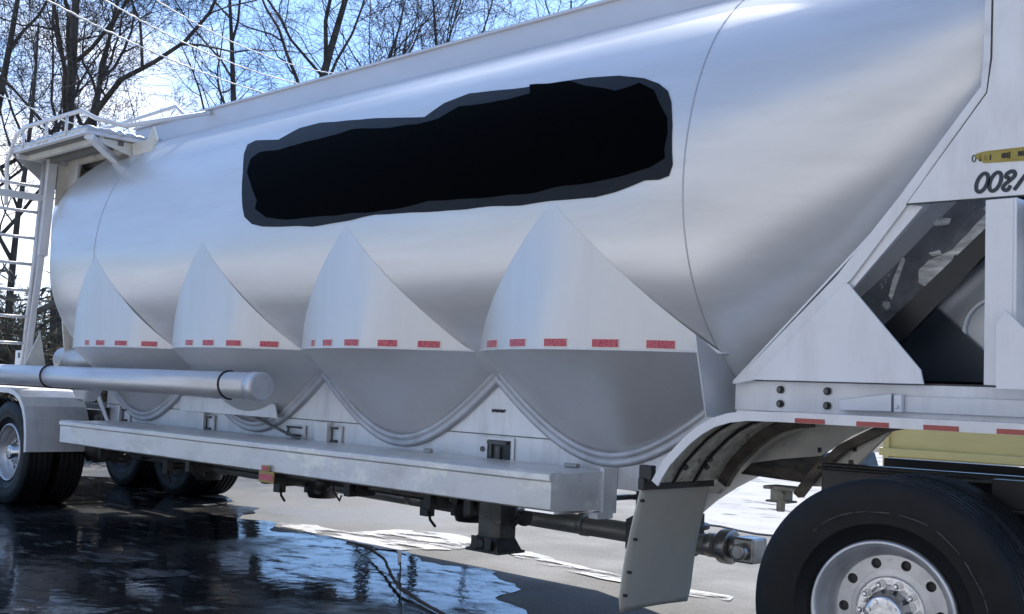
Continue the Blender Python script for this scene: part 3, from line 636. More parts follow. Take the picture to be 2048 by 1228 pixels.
# diagonal angle trim with a return wall back to the cone
tr = [(-3.36,1.43),(-3.225,1.455),(-2.425,2.285),(-2.075,2.74),(-2.10,2.77),(-2.45,2.335)]
b = MB(); b.prism([(-3.36,1.43),(-3.23,1.452),(-2.70,1.95),(-2.43,2.28),(-2.062,2.745),(-2.062,2.80),(-2.10,2.775),(-2.47,2.32),(-2.78,1.965)], 5.001, 5.014)
b.beam((-3.36,5.15,1.44),(-2.45,5.15,2.31), .012, .28, up=(0,1,0))
b.beam((-2.45,5.15,2.31),(-2.08,5.15,2.78), .012, .28, up=(0,1,0)); b.build('diagonal_trim', M['white'], T, bevel=.002)
b = MB(); b.prism([(-2.78,1.965),(-2.71,1.895),(-2.36,2.27),(-2.43,2.285),(-2.47,2.25)], 5.017, 5.035); b.build('inner_brace', M['white'], T)
b = MB(); b.prism([(-2.424,2.283),(-2.061,2.745),(-2.04,2.90),(-2.03,3.9),(-.9,3.9),(-.9,2.262)], 4.985, 4.999); pn = b.build('number_panel', M['white'], T, bevel=.003)
b = MB(); b.prism([(-2.062,2.745),(-2.045,2.90),(-2.035,3.9),(-2.06,3.9),(-2.075,2.9),(-2.085,2.775)], 4.985, 5.03); b.build('panel_edge', M['tube'], pn)
# post and lower right plate
b = MB(); b.box((-2.045,4.95,1.458),(-1.925,4.983,2.262)); b.box((-1.925,4.95,1.458),(-1.91,5.10,2.262)); b.build('corner_post', M['white'], T, bevel=.003)
b = MB(); b.prism([(-1.975,1.46),(-1.975,1.72),(-1.935,1.775),(-1.86,1.70),(-1.0,1.70),(-1.0,1.44),(-1.97,1.44)], 4.90, 4.912); b.build('lower_corner_plate', M['white'], T, bevel=.004)
b = MB(); b.box((-1.905,5.08,1.46),(-.9,5.095,2.26)); bk = b.build('back_panel', M['sheet'], T)
c = MB(); c.box((-1.89,5.03,2.10),(-1.6,5.08,2.24)); c.box((-1.895,5.06,1.8),(-1.885,5.078,2.1)); c.build('vent_grille', M['grease'], bk, bevel=.004)
# recess behind the window: dark scuffed plate, black diagonal beam, light panels
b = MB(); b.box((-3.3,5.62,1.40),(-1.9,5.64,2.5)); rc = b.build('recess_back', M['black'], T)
def U(l, y): return [xz(px, py, y) for px, py in l]
b = MB(); b.prism(U([(1690,600),(1850,400),(2000,390),(2000,470),(1775,672)], 5.35), 5.35, 5.37); b.build('scuffed_plate', M['crumple'], T)
b = MB()  # pale slivers painted in as glints on the scuffed plate
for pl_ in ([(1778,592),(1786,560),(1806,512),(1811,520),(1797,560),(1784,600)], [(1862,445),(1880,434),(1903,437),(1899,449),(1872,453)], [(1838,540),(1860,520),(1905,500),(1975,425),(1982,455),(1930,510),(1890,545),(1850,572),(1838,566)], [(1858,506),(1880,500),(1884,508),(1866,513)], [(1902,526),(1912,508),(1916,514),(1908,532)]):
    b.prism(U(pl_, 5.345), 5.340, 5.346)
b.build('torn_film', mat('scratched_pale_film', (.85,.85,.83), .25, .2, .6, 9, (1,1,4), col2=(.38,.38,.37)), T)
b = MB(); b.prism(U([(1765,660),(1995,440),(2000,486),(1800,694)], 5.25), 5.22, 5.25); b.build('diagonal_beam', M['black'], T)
b = MB(); b.prism(U([(1872,612),(1990,490),(1990,730)], 5.45), 5.45, 5.46); b.prism(U([(1872,614),(1795,690),(1850,762),(1990,765),(1990,725)], 5.42), 5.42, 5.43, 1); b.build('inner_panel', [M['panelgrey'], M['ink']], T)
b = MB(); pp = []
for k in range(13):
    a = R(95+k*8); c_ = onY(1995, 655, 5.44); pp.append((c_.x+.16*math.cos(a), 5.44, c_.z-.02+.16*math.sin(a)*1.0))
b.tube(pp, [.004]+[.013]*11+[.004], 10); b.build('curved_hose', M['white'], T)
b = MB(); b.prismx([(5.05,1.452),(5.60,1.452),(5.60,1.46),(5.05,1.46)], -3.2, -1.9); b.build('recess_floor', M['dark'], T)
# end gusset between last hopper and front cone
g_ = [onX(px, py, -3.452) for px, py in ((1389,668),(1392,700),(1410,834),(1471,834),(1471,771),(1456,735),(1432,706),(1410,685))]
b = MB(); b.prismx([(p.y, p.z) for p in g_], -3.452, -3.444); b.build('seam_gusset', M['hopper'], T, bevel=.002)
b = MB(); b.box((-3.50,PY-.05,1.20),(-3.36,5.3,1.31)); b.build('rail_end', M['sheet'], T)

# numbers and sticker on the panel
YN = 4.984
def crop(cx, cy): return xz(1880+cx/6.143, 250+cy/6.14, YN)
def ribbon(mb, pts, wd, y0, y1, closed=False):
    n = len(pts); q = []
    for i in range(n):
        a = pts[(i-1) % n] if closed or i else pts[i]; c = pts[(i+1) % n] if closed or i < n-1 else pts[i]
        tx, tz = c[0]-a[0], c[1]-a[1]; L = math.hypot(tx, tz) or 1; nx, nz = -tz/L, tx/L
        wv = wd*(1 if closed or 0 < i < n-1 else .7)
        q.append(((pts[i][0]+nx*wv/2, pts[i][1]+nz*wv/2), (pts[i][0]-nx*wv/2, pts[i][1]-nz*wv/2)))
    vs = []
    for a, b_ in q:
        for p in (a, b_):
            vs += [(p[0], y0, p[1]), (p[0], y1, p[1])]
    fs = []
    for i in range(n if closed else n-1):
        o = i*4; o2 = ((i+1) % n)*4
        fs += [(o, o2, o2+2, o+2), (o, o2, o2+1, o+1), (o+2, o2+2, o2+3, o+3)]
    if not closed: fs += [(0,1,3,2), ((n-1)*4, (n-1)*4+1, (n-1)*4+3, (n-1)*4+2)]
    mb.add(vs, fs)
def ell(cx, cy, a_, b_, tilt, k=28):
    o = []
    for i in range(k):
        t = 2*math.pi*i/k; x = a_*math.cos(t); y = b_*math.sin(t); o.append(crop(cx+x*math.cos(tilt)-y*math.sin(tilt), cy+x*math.sin(tilt)+y*math.cos(tilt)))
    return o
def smooth_path(p, k=6):
    o = []
    for i in range(len(p)-1):
        p0 = p[max(i-1,0)]; p1 = p[i]; p2 = p[i+1]; p3 = p[min(i+2,len(p)-1)]
        for j in range(k):
            t = j/k
            o.append(tuple(.5*((2*p1[d])+(-p0[d]+p2[d])*t+(2*p0[d]-5*p1[d]+4*p2[d]-p3[d])*t*t+(-p0[d]+3*p1[d]-3*p2[d]+p3[d])*t**3) for d in (0,1)))
    return o+[p[-1]]
wd = .0172
b = MB(); ribbon(b, ell(519, 708, 60, 122, R(24)), wd, YN, YN-.002, True); b.build('numeral', M['ink'], pn)
b = MB(); ribbon(b, ell(681, 696, 60, 122, R(24)), wd, YN, YN-.002, True); b.build('numeral', M['ink'], pn)
b = MB(); ribbon(b, [crop(*q) for q in smooth_path([(858,650),(815,640),(820,605),(870,572),(912,575),(922,610),(895,650),(845,690),(795,735),(775,775),(800,800),(840,790),(868,740)])], wd, YN, YN-.002); b.build('numeral', M['ink'], pn)
b = MB(); ribbon(b, [crop(*q) for q in smooth_path([(910,800),(960,735),(1030,640),(1120,540)])], wd, YN, YN-.002); b.build('numeral', M['ink'], pn)
b = MB(); b.prism([crop(*q) for q in ((450,350),(560,322),(1032,268),(1700,200),(1700,370),(1032,440),(560,468),(520,462),(510,425),(455,420),(430,380))], YN, YN-.0015); sk = b.build('sticker', M['decal'], pn)
b = MB(); ribbon(b, [(-.9,2.2605),(-2.425,2.2805),(-2.0595,2.7465),(-2.0385,2.90),(-2.0285,3.9)], .006, 4.9845, 4.998); b.build('panel_gap', M['dark'], pn)
b = MB()
for (cx, cy, a_, b_) in ((420,412,22,42),(497,408,12,38),(563,405,13,30)): ribbon(b, ell(cx, cy, a_, b_, R(6), 12), .004, YN-.0012, YN-.003, True)
for (cx, cy, hh) in ((622,398,28),(768,378,24),(790,376,30),(812,374,26),(835,372,30),(858,370,36),(970,352,28),(990,350,22),(1010,348,30),(1035,346,28),(1100,338,28),(1130,335,28),(1180,330,28)):
    b.prism([crop(cx-9,cy-hh*1.15), crop(cx+9,cy-hh*1.15), crop(cx+7,cy+hh*1.15), crop(cx-11,cy+hh*1.15)], YN-.0014, YN-.003)
b.build('sticker_print', M['black'], sk)
b = MB(); ribbon(b, [crop(*q) for q in ((615,335),(735,318),(870,305),(1032,285),(1300,250))], .0012, YN-.0012, YN-.0025); ribbon(b, [crop(*q) for q in ((735,435),(860,425),(1032,420),(1300,390))], .0012, YN-.0012, YN-.0025); b.build('sticker_rule', M['orange_red'], sk)

# front fender
FP = [(-3.615,.925),(-3.585,.975),(-3.54,1.04),(-3.48,1.10),(-3.41,1.165),(-3.34,1.215),(-3.26,1.258),(-3.17,1.285),(-3.06,1.30),(-2.9,1.303),(-1.2,1.303)]
def curved_sheet(mb, prof, y0, y1, th, mi=0):
    vs = []; k = len(prof)
    for i, (x, z) in enumerate(prof):
        a = prof[max(i-1,0)]; c = prof[min(i+1,k-1)]; tx, tz = c[0]-a[0], c[1]-a[1]; L = math.hypot(tx,tz); nx, nz = -tz/L, tx/L
        for o in (0, -th):
            for y in (y0, y1): vs.append((x+nx*o, y, z+nz*o))
    fs = []
    for i in range(k-1):
        o = i*4; fs += [(o,o+1,o+5,o+4), (o+2,o+6,o+7,o+3), (o,o+4,o+6,o+2), (o+1,o+3,o+7,o+5)]
    fs += [(0,2,3,1), ((k-1)*4,(k-1)*4+1,(k-1)*4+3,(k-1)*4+2)]
    mb.add(vs, fs, mi, False)
b = MB(); curved_sheet(b, FP, 4.70, 5.30, .006); fd = b.build('front_fender', M['white'], T)
b = MB(); curved_sheet(b, [(x+.004, z-.0085) for x, z in FP[:-1]]+[(-1.2,1.2945)], 4.712, 5.295, .004); b.build('fender_underside', M['dirty'], fd)
b = MB(); curved_sheet(b, FP, 4.688, 4.700, .046); lip = b.build('fender_lip', M['white'], fd)
for k in range(6):
    x = -2.80+k*.3065
    c = MB(); c.box((x,4.684,1.258),(x+.15,4.688,1.279)); c.build('reflector', M['orange_red'], lip)
# ribs under the fender
for (ya, yb, th, mt_) in ((4.84,4.852,.014,'black'),(5.02,5.034,.016,'black'),(5.25,5.29,.06,'brown')):
    b = MB(); curved_sheet(b, [(x+.012, z-.013) for x, z in FP[:9]], ya, yb, th); b.build('fender_rib', M[mt_], fd)
for x, y, z in ((-3.50,4.80,1.01),(-3.47,4.94,1.01),(-3.47,4.97,1.05)):
    b = MB(); b.tube([(x,y,z),(x+.02,y,z-.016)], .014, 10); b.build('bolt', M['black'], fd)
# inner and far fender sheets seen underneath
b = MB(); b.prism([xz(px,py,5.62) for px,py in ((1455,945),(1470,925),(1500,888),(1560,858),(1640,846),(1760,846),(1700,872),(1640,912),(1560,918),(1470,930))], 5.62, 5.64); b.build('inner_fender', M['cream'], T)
b = MB(); curved_sheet(b, [xz(px,py,5.5) for px,py in ((1418,985),(1440,960),(1475,925),(1530,880),(1600,850),(1660,838))], 5.46, 5.62, .012); b.build('inner_fender_lip', M['cream'], T)
b = MB(); b.prism([xz(px,py,5.7) for px,py in ((1465,925),(1645,905),(1660,960),(1600,965),(1480,948))], 5.70, 6.3); b.build('coupler_plate', M['brown'], T, bevel=.01)
b = MB(); b.prism([xz(px,py,5.45) for px,py in ((1608,972),(1640,930),(1700,880),(1760,850),(1795,850),(1740,905),(1712,935),(1716,960),(1680,975))], 5.45, 5.47); hg = b.build('hanger_plate', M['cream'], T, bevel=.004)
for px, py in ((1634,948),(1660,946),(1687,944),(1640,900),(1688,900),(1710,898),(1702,925),(1730,880),(1612,966)):
    x, z = xz(px, py, 5.45); c = MB(); c.box((x-.010,5.442,z-.013),(x+.010,5.451,z+.013)); c.build('slot', M['black'], hg)
b = MB(); curved_sheet(b, [xz(px,py,5.40) for px,py in ((1590,985),(1620,945),(1680,890),(1760,850),(1800,842))], 5.38, 5.44, .04); b.build('curved_hanger', M['brown'], T)
b = MB(); x, z = xz(1562, 990, 5.6); b.box((x-.045,5.56,z-.03),(x+.04,5.66,z+.04)); b.box((x-.08,5.54,z+.03),(x+.12,5.68,z+.05)); b.tube([(x,5.6,z-.03),(x,5.6,z-.09)], .025, 10); b.box((x-.07,5.55,z-.04),(x+.07,5.66,z-.028)); b.build('spring_pin', M['dirty'], T, bevel=.006)
# kingpin side rail above the tractor
b = MB(); b.box((-3.0,5.32,1.25),(-1.2,5.9,1.30)); b.build('coupler_rail', M['brown'], T)

# mudflap
b = MB(); vs = []; ny, nz_ = 14, 20
for j in range(nz_+1):
    t = j/nz_; z = .905-t*.665; xo = -3.665-.125*t-.02*math.sin(t*3.1)
    for k in range(ny+1):
        u = k/ny; y = 4.675+u*.60+(.005*mnoise.noise(Vector((0, t*6, 1))) if k in (0, ny) else 0)
        if t > .9: y = 4.675+.60*(.5+(u-.5)*(1-(t-.9)*.55))
        zz = z+(.012*math.sin(u*3.14) if t > .95 else 0)-.02*u*0
        vs.append((xo+.018*math.sin(u*3.1)*t+.01*mnoise.noise(Vector((u*2, t*2, 4))), y, zz))
fs = [(j*(ny+1)+k, j*(ny+1)+k+1, (j+1)*(ny+1)+k+1, (j+1)*(ny+1)+k) for j in range(nz_) for k in range(ny)]
b.add(vs, fs, 0, True); mf = b.build('mudflap', M['flap'], T, solid=.012)
b = MB(); b.box((-3.685,4.665,.875),(-3.645,5.285,.935)); b.box((-3.70,4.69,.93),(-3.62,4.73,1.0)); b.build('flap_bar', M['black'], mf, bevel=.004)
b = MB(); b.beam((-3.655,4.69,.93),(-3.64,5.29,.945), .05, .02); b.build('flap_bracket', M['grease'], mf)
b = MB()
for z in (.82,.62,.45,.33): b.tube([(-3.66-.125*(.905-z)/.665,4.685,z),(-3.64-.125*(.905-z)/.665,4.685,z)], .008, 8)
b.build('flap_rivets', M['black'], mf)

# rear fender
RFP = [(-11.255,.56),(-11.27,.72),(-11.31,.88),(-11.38,1.0),(-11.48,1.09),(-11.62,1.15),(-11.78,1.17),(-14.2,1.17)][::-1]
b = MB(); curved_sheet(b, RFP, 4.71, 5.34, .01); rf = b.build('rear_fender', M['sheet'], T)
b = MB(); curved_sheet(b, RFP, 4.698, 4.71, .05); b.build('fender_lip', M['white'], rf)
b = MB(); curved_sheet(b, RFP, 6.68, 7.31, .01); b.build('rear_fender', M['sheet'], T)
b = MB(); p = onY(170, 792, 4.85)
b.add([(p.x-.16,4.78,p.z+.06),(p.x+.18,4.78,p.z+.06),(p.x+.18,4.95,p.z+.06),(p.x-.16,4.95,p.z+.06),(p.x-.07,4.81,p.z-.05),(p.x+.08,4.81,p.z-.05),(p.x+.08,4.92,p.z-.05),(p.x-.07,4.92,p.z-.05)], [(0,1,2,3),(4,7,6,5),(0,4,5,1),(1,5,6,2),(2,6,7,3),(3,7,4,0)])
cu = b.build('tube_bracket', M['white'], T, bevel=.02, seg=3)
b = MB(); b.box((p.x-.06,4.803,p.z-.045),(p.x+.04,4.808,p.z-.03)); b.build('slot', M['black'], cu)
# rear frame posts (white plates with holes) behind the tube
for k, px in enumerate((38, 70)):
    p = onY(px, 712, 5.0); b = MB(); b.box((p.x-.10,5.0,p.z-.20),(p.x+.09,5.02,p.z+.06)); o = b.build('frame_plate', M['white'], T, bevel=.004)
    c = MB(); c.box((p.x-.018,4.995,p.z-.02),(p.x+.018,5.001,p.z+.035)); c.build('slot', M['black'], o)

# rear platform, ladder and supports
ZP = 3.6
b = MB(); X0, X1, Y0, Y1 = -12.05, -10.34, 4.66, 5.62
b.box((X0,Y0,ZP-.015),(X1,Y0+.06,ZP+.02)); b.box((X0,Y0+.06,ZP-.06),(X0+.05,Y1,ZP+.02)); b.box((X1-.05,Y0+.06,ZP-.015),(X1,Y1,ZP+.02)); b.box((X0+.05,Y1-.05,ZP-.06),(X1-.05,Y1,ZP+.02))
pf = b.build('rear_platform', M['white'], T, bevel=.006)
b = MB()
b.box((X0+.052,Y0+.062,ZP-.012),(X1-.052,Y1-.052,ZP+.012)); b.build('deck', M['deck'], pf)
for k, y in enumerate((Y0+.16, Y0+.36, Y0+.56, Y0+.76)):
    b = MB(); b.box((X0+.052,y,ZP-.065),(X1-.052,y+.055,ZP-.013)); b.build('deck_joist', M['cream'] if k % 2 == 0 else M['deck'], pf)
a_ = onX(178, 272, -10.36); sx_, sa_ = shell_pt(232, 322); c_ = Vector((sx_, YC-RY*math.cos(sa_), ZC+RZ*math.sin(sa_)))
b = MB(); b.beam(a_, c_, .05, .10, up=(1,0,0)); b.build('end_strut', M['white'], pf, bevel=.004)
# icy, ragged grating edge and rails
b = MB(); pp = [(X0+.04*k, Y0+.02, ZP+.035) for k in range(42)]+[(X1-.03, Y0+.04+.04*k, ZP+.035) for k in range(22)]
b.tube(pp, [.02+.028*random.random() for _ in pp], 7); b.build('grating_edge', M['panelgrey'], pf, bevel=.006)
b = MB(); b.tube([(X0-.02,Y0,3.05),(X0-.03,Y0-.02,3.5),(X0+.12,Y0,ZP+.17),(X0+.35,Y0,ZP+.22),(X1-.15,Y0+.02,ZP+.22),(X1,Y0+.1,ZP+.14),(X1+.1,Y0+.35,ZP+.10),(X1+.75,5.52,3.84)], .022, 8)
b.tube([(X0+.3,Y0,ZP),(X0+.3,Y0,ZP+.2)], .016, 6); b.tube([(X0+.85,Y0,ZP),(X0+.85,Y0,ZP+.2)], .016, 6); b.tube([(X0+1.3,Y0,ZP),(X0+1.3,Y0,ZP+.2)], .016, 6)
b.tube([(X0+.1,Y1,ZP),(X0+.1,Y1,ZP+.42),(X1,Y1-.05,ZP+.42),(X1+.3,5.55,3.84)], .018, 8); b.build('hand_rail', M['white'], pf)
# brackets
b = MB(); b.prismx([(4.68,ZP-.03),(5.22,ZP-.06),(5.20,3.30),(5.10,3.26)], -12.04, -12.02); b.build('platform_gusset', M['panelgrey'], pf)
b = MB(); b.prismx([(5.14,ZP-.06),(5.60,ZP-.06),(5.20,3.12),(5.13,3.10)], -12.0, -11.985); b.build('platform_gusset', M['cream'], pf)
b = MB(); b.prismx([(4.68,ZP-.02),(5.35,ZP-.02),(5.30,3.42)], -10.42, -10.40); b.build('platform_gusset', M['cream'], pf)
b = MB(); b.prism([(-10.40,ZP-.02),(-10.1,ZP-.02),(-10.0,3.70),(-9.9,3.55),(-10.3,3.25)], 5.16, 5.175)
b.build('platform_gusset', M['cream'], pf, bevel=.004)
b = MB(); b.beam((-12.0,5.06,ZP-.02),(-12.0,5.02,2.55), .10, .15, up=(1,0,0)); b.beam((-12.0,5.02,2.60),(-12.02,4.94,1.30), .07, .10, up=(1,0,0))
b.beam((-11.92,5.30,ZP-.02),(-11.85,5.18,2.35), .04, .20, up=(1,0,0)); b.build('platform_post', M['white'], T, bevel=.008)
b = MB(); b.tube([(-12.0,4.99,3.55),(-12.0,4.95,2.4),(-12.0,4.90,1.30)], .020, 8); b.tube([(-12.0,4.45,3.5),(-12.0,4.45,1.30)], .020, 8)
ld = b.build('ladder', M['white'], T)
for k in range(8):
    z = 3.28-k*.275
    if z < 1.35: break
    c = MB(); c.tube([(-12.0,4.45,z),(-12.0,4.97-.04*(3.3-z),z)], .016, 8); c.build('rung', M['white'], ld)
c = MB(); c.box((-12.02,4.45,3.13),(-11.98,5.0,3.20)); c.build('top_step', M['white'], ld, bevel=.004)
# rear bolster under the tank
b = MB(); b.prismx([(4.95,1.30),(5.05,1.55),(4.98,2.05),(5.02,2.20),(5.25,1.9),(5.4,1.6),(5.4,1.30)], -11.35, -11.33); b.prismx([(5.0,1.30),(4.72,1.30),(4.9,1.75)], -11.6, -11.58); b.build('rear_bolster', M['cream'], T, bevel=.004)
b = MB(); b.beam((-12.02,5.0,1.95),(-11.5,5.35,2.25), .05, .05); b.build('brace', M['dark'], T)

# ------------------------------------------------------------------ wheels
def ring_holes(mb, y, r1, r2, rh, nh, mi=0):
    for s in range(nh):
        t0, t1 = 2*math.pi*s/nh, 2*math.pi*(s+1)/nh; tm = (t0+t1)/2; rm = (r1+r2)/2
        per = [(-1+.5*k, -1) for k in range(4)]+[(1, -1+.5*k) for k in range(4)]+[(1-.5*k, 1) for k in range(4)]+[(-1, 1-.5*k) for k in range(4)]
        vs = []
        for (u, v) in per:
            th = tm+u*(t1-t0)/2; r = rm+v*(r2-r1)/2; vs.append((r*math.cos(th), y, r*math.sin(th)))
        cx, cz = rm*math.cos(tm), rm*math.sin(tm)
        for dy in (0, .02):
            for (u, v) in per:
                a = math.atan2(v, u); er, et = rh*math.sin(a), rh*math.cos(a)
                vs.append((cx+er*math.cos(tm)-et*math.sin(tm), y+dy, cz+er*math.sin(tm)+et*math.cos(tm)))
        k = 16
        mb.add(vs, [(i, (i+1)%k, k+(i+1)%k, k+i) for i in range(k)]+[(k+i, k+(i+1)%k, 2*k+(i+1)%k, 2*k+i) for i in range(k)], mi)
def tyre_profile(Rr, wd, rb):
    h = wd/2; p = [(-h*.72, rb), (-h*.80, rb+.012), (-h*.86, rb+.02), (-h*.93, rb+.06), (-h*.955, rb+.062), (-h*.95, rb+.066), (-h, rb+.11), (-h*1.0, rb+.14), (-h*.97, Rr-.06), (-h*.955, Rr-.055), (-h*.93, Rr-.035), (-h*.86, Rr-.008), (-h*.80, Rr-.002)]
    g = []
    for yy in (-.55, -.2, .2, .55):
        c = h*yy; g += [(c-.011, Rr), (c-.007, Rr-.014), (c+.007, Rr-.014), (c+.011, Rr)]
    return p+g+[(-y, r) for y, r in p[::-1]]
def make_wheel(name, label=None, parent=None, dual=True, Rr=.52, wd=.28, outer=-1, tyre_mat='rubber'):
    """axle along Y, outer side towards -Y; origin at the hub's outer plane"""
    root = bpy.data.objects.new(name, None); COL.objects.link(root); PW[root.name] = Vector((0,0,0)); root.empty_display_size = .1
    if parent: root.parent = parent
    rb = .292
    def P(nm, mb, mt, **k): 
        o = mb.build(nm, mt, None, **k); o.parent = root; return o
    b = MB(); b.lathe_y([(y+wd/2, r) for y, r in tyre_profile(Rr, wd, rb)], 96)
    # worn shoulder blocks
    nb = 72
    for k in range(nb):
        a = 2*math.pi*k/nb
        for yy in (wd-.012,):
            ca, sa = math.cos(a), math.sin(a); ca2, sa2 = math.cos(a+.045), math.sin(a+.045); r0, r1 = Rr-.03, Rr+.0015; y0, y1 = (yy, yy+.045) if yy < .1 else (yy-.045, yy)
            b.add([(r0*ca,y0,r0*sa),(r0*ca2,y0,r0*sa2),(r1*ca2,y0+.01*(yy<.1),r1*sa2),(r1*ca,y0+.01*(yy<.1),r1*sa),(r0*ca,y1,r0*sa),(r0*ca2,y1,r0*sa2),(r1*ca2,y1-.01*(yy>.1),r1*sa2),(r1*ca,y1-.01*(yy>.1),r1*sa)], [(0,1,2,3),(4,7,6,5),(3,2,6,7),(0,3,7,4),(1,5,6,2)])
    P('tyre', b, M[tyre_mat])
    if Rr > .525:
        b = MB(); pts = [(-.0015+.004*math.sin(k*.6), (.405+.004*math.sin(k*.23))) for k in range(60)]
        b.tube([(r*math.cos(R(150-k*2.1)), y, r*math.sin(R(150-k*2.1))) for k, (y, r) in enumerate(pts)], [.0012+.0016*abs(math.sin(k*.37)) for k in range(60)], 5); P('sidewall_scuff', b, M['grease'])
    if dual:
        b = MB(); b.lathe_y([(y+wd/2+wd+.05, r) for y, r in tyre_profile(Rr, wd, rb)], 96); P('tyre', b, M[tyre_mat])
    b = MB(); yd = .145
    b.lathe_y([(.045,.292),(.030,.291),(.020,.286),(.018,.278),(.024,.270),(.045,.262),(.085,.258),(.095,.250),(.110,.242),(.13,.236),(yd-.005,.228),(yd,.222)], 96)
    ring_holes(b, yd, .165, .222, .021, 10)
    b.lathe_y([(yd,.165),(yd-.004,.150),(yd-.004,.135),(yd-.016,.132),(yd-.016,.085)], 72)
    b.lathe_y([(.045,.292),(wd*.8,.292),(wd*1.4,.292),(wd*2+.02,.292)], 48)
    P('rim', b, M['rim'])
    b = MB(); b.lathe_y([(yd+.02,.26),(yd+.03,.09)], 32); P('brake_drum', b, M['black'])
    b = MB(); b.lathe_y([(yd-.016,.092),(yd-.05,.088),(yd-.06,.078),(yd-.105,.075),(yd-.115,.066),(yd-.118,.03),(yd-.118,.001)], 48)
    for k in range(8):
        a = 2*math.pi*k/8; b.tube([(.057*math.cos(a),yd-.122,.057*math.sin(a)),(.057*math.cos(a),yd-.112,.057*math.sin(a))], .009, 6)
    P('hub_cap', b, M['chrome'])
    b = MB(); b.lathe_y([(yd-.0165,.088),(yd-.0185,.090),(yd-.0185,.134),(yd-.0165,.136)], 48)
    for k in range(10):
        a = 2*math.pi*(k+.5)/10; c = (.112*math.cos(a), .112*math.sin(a))
        b.tube([(c[0],yd-.014,c[1]),(c[0],yd-.020,c[1])], .021, 14); b.tube([(c[0],yd-.018,c[1]),(c[0],yd-.05,c[1])], .0155, 6, smooth=False); b.tube([(c[0],yd-.05,c[1]),(c[0],yd-.06,c[1])], [.013,.006], 8)
    P('lug_nuts', b, M['chrome'])
    return root
def copy_tree(o, parent=None):
    c = o.copy(); COL.objects.link(c); c.parent = parent
    for ch in list(o.children): copy_tree(ch, c)
    return c
base = PW[T.name]
w0 = make_wheel('wheel', parent=T)
spots = [(-11.84,4.74,0),(-13.12,4.74,0),(-11.95,7.28,math.pi),(-13.2,7.28,math.pi)]
for i, (x, y, rz) in enumerate(spots):
    o = w0 if i == 0 else copy_tree(w0, T)
    o.location = Vector((x, y, .52))-base; o.rotation_euler = (0, .3*i, rz) if rz == 0 else (0, .2, rz)
b = MB()
for x in (-11.84,-13.12): b.tube([(x,5.2,.52),(x,6.9,.52)], .065, 14)
b.build('axle', M['dark'], T)
for x, y, z, r_, h in ((-11.25,5.42,.62,.13,.22),(-11.0,5.50,.60,.10,.16),(-10.95,5.8,.66,.12,.2),(-11.3,6.3,.62,.14,.2)):
    b = MB(); b.tube([(x,y,z-h/2),(x,y,z-h/4),(x,y,z+h/4),(x,y,z+h/2)], [r_*.8,r_,r_,r_*.7], 18); b.tube([(x-.05,y,z-h/2-.03),(x+.16,y+.05,z-h/2)], .04, 8); b.build('air_spring', M['dark'], T)
b = MB(); b.box((-14.2,5.40,.70),(-10.6,5.50,.98)); b.box((-14.2,6.5,.70),(-10.6,6.6,.98)); b.box((-12.4,5.5,.72),(-12.3,6.5,.95)); b.prism([(-11.6,.72),(-11.1,.72),(-11.2,.48),(-11.4,.45)], 5.38, 5.52); b.build('rear_subframe', M['dark'], T, bevel=.01)

# ------------------------------------------------------------------ truck tractor under the front of the trailer
WX, WY, WR = -2.165, 4.28, .533
TR = thing('truck_tractor', (WX, 5.2, 0), 'black framed truck tractor with polished dual wheels at the right edge of the photo', 'truck')
TR.rotation_euler = (0, 0, R(9))
lw = Vector((WX, WY, 0))-Vector((WX, 5.2, 0)); rot = Matrix.Rotation(-R(9), 3, 'Z'); lw = rot @ lw
tw = make_wheel('wheel', parent=TR, Rr=WR, wd=.30)
tw.location = (lw.x, lw.y, WR)
tw.rotation_euler = (0, R(17), 0)
def TB(nm, mb, mt, **k):
    o = mb.build(nm, mt, None, **k); o.parent = TR; o.location = (0,0,0); return o
b = MB(); b.box((-.75,.05,.78),(6,.13,1.06)); b.box((-.75,1.0,.78),(6,1.08,1.06)); b.box((-.75,-.02,1.03),(6,.13,1.045)); b.box((-.75,-.02,.80),(6,.13,.815)); TB('frame_rail', b, M['black'], bevel=.006)
b = MB(); b.tube([(0,-.4,WR),(0,1.3,WR)], .09, 14); b.tube([(0,.45,WR),(0,.46,WR),(0,.9,WR),(0,.91,WR)], [.12,.2,.2,.12], 20); TB('drive_axle', b, M['dark'])
b = MB(); b.prism([(-.45,.99),(.5,1.02),(.9,1.01),(.9,.98),(-.45,.97)], .14, .99); TB('fifth_wheel', b, M['dark'], bevel=.01)
b = MB(); b.box((.1,-.2,.93),(3.2,-.12,1.055)); b.box((.1,-.21,.915),(3.2,-.11,.93)); b.box((.55,-.215,.94),(.565,-.19,1.07)); TB('side_channel', b, M['black'], bevel=.004)
b = MB(); b.tube([(-.2,-.1,1.03),(.3,-.15,1.045),(.9,-.15,1.06)], .012, 8); b.tube([(-.3,-.16,.99),(.6,-.17,.93),(2,-.17,.92)], .008, 6); TB('air_line', b, M['grease'])

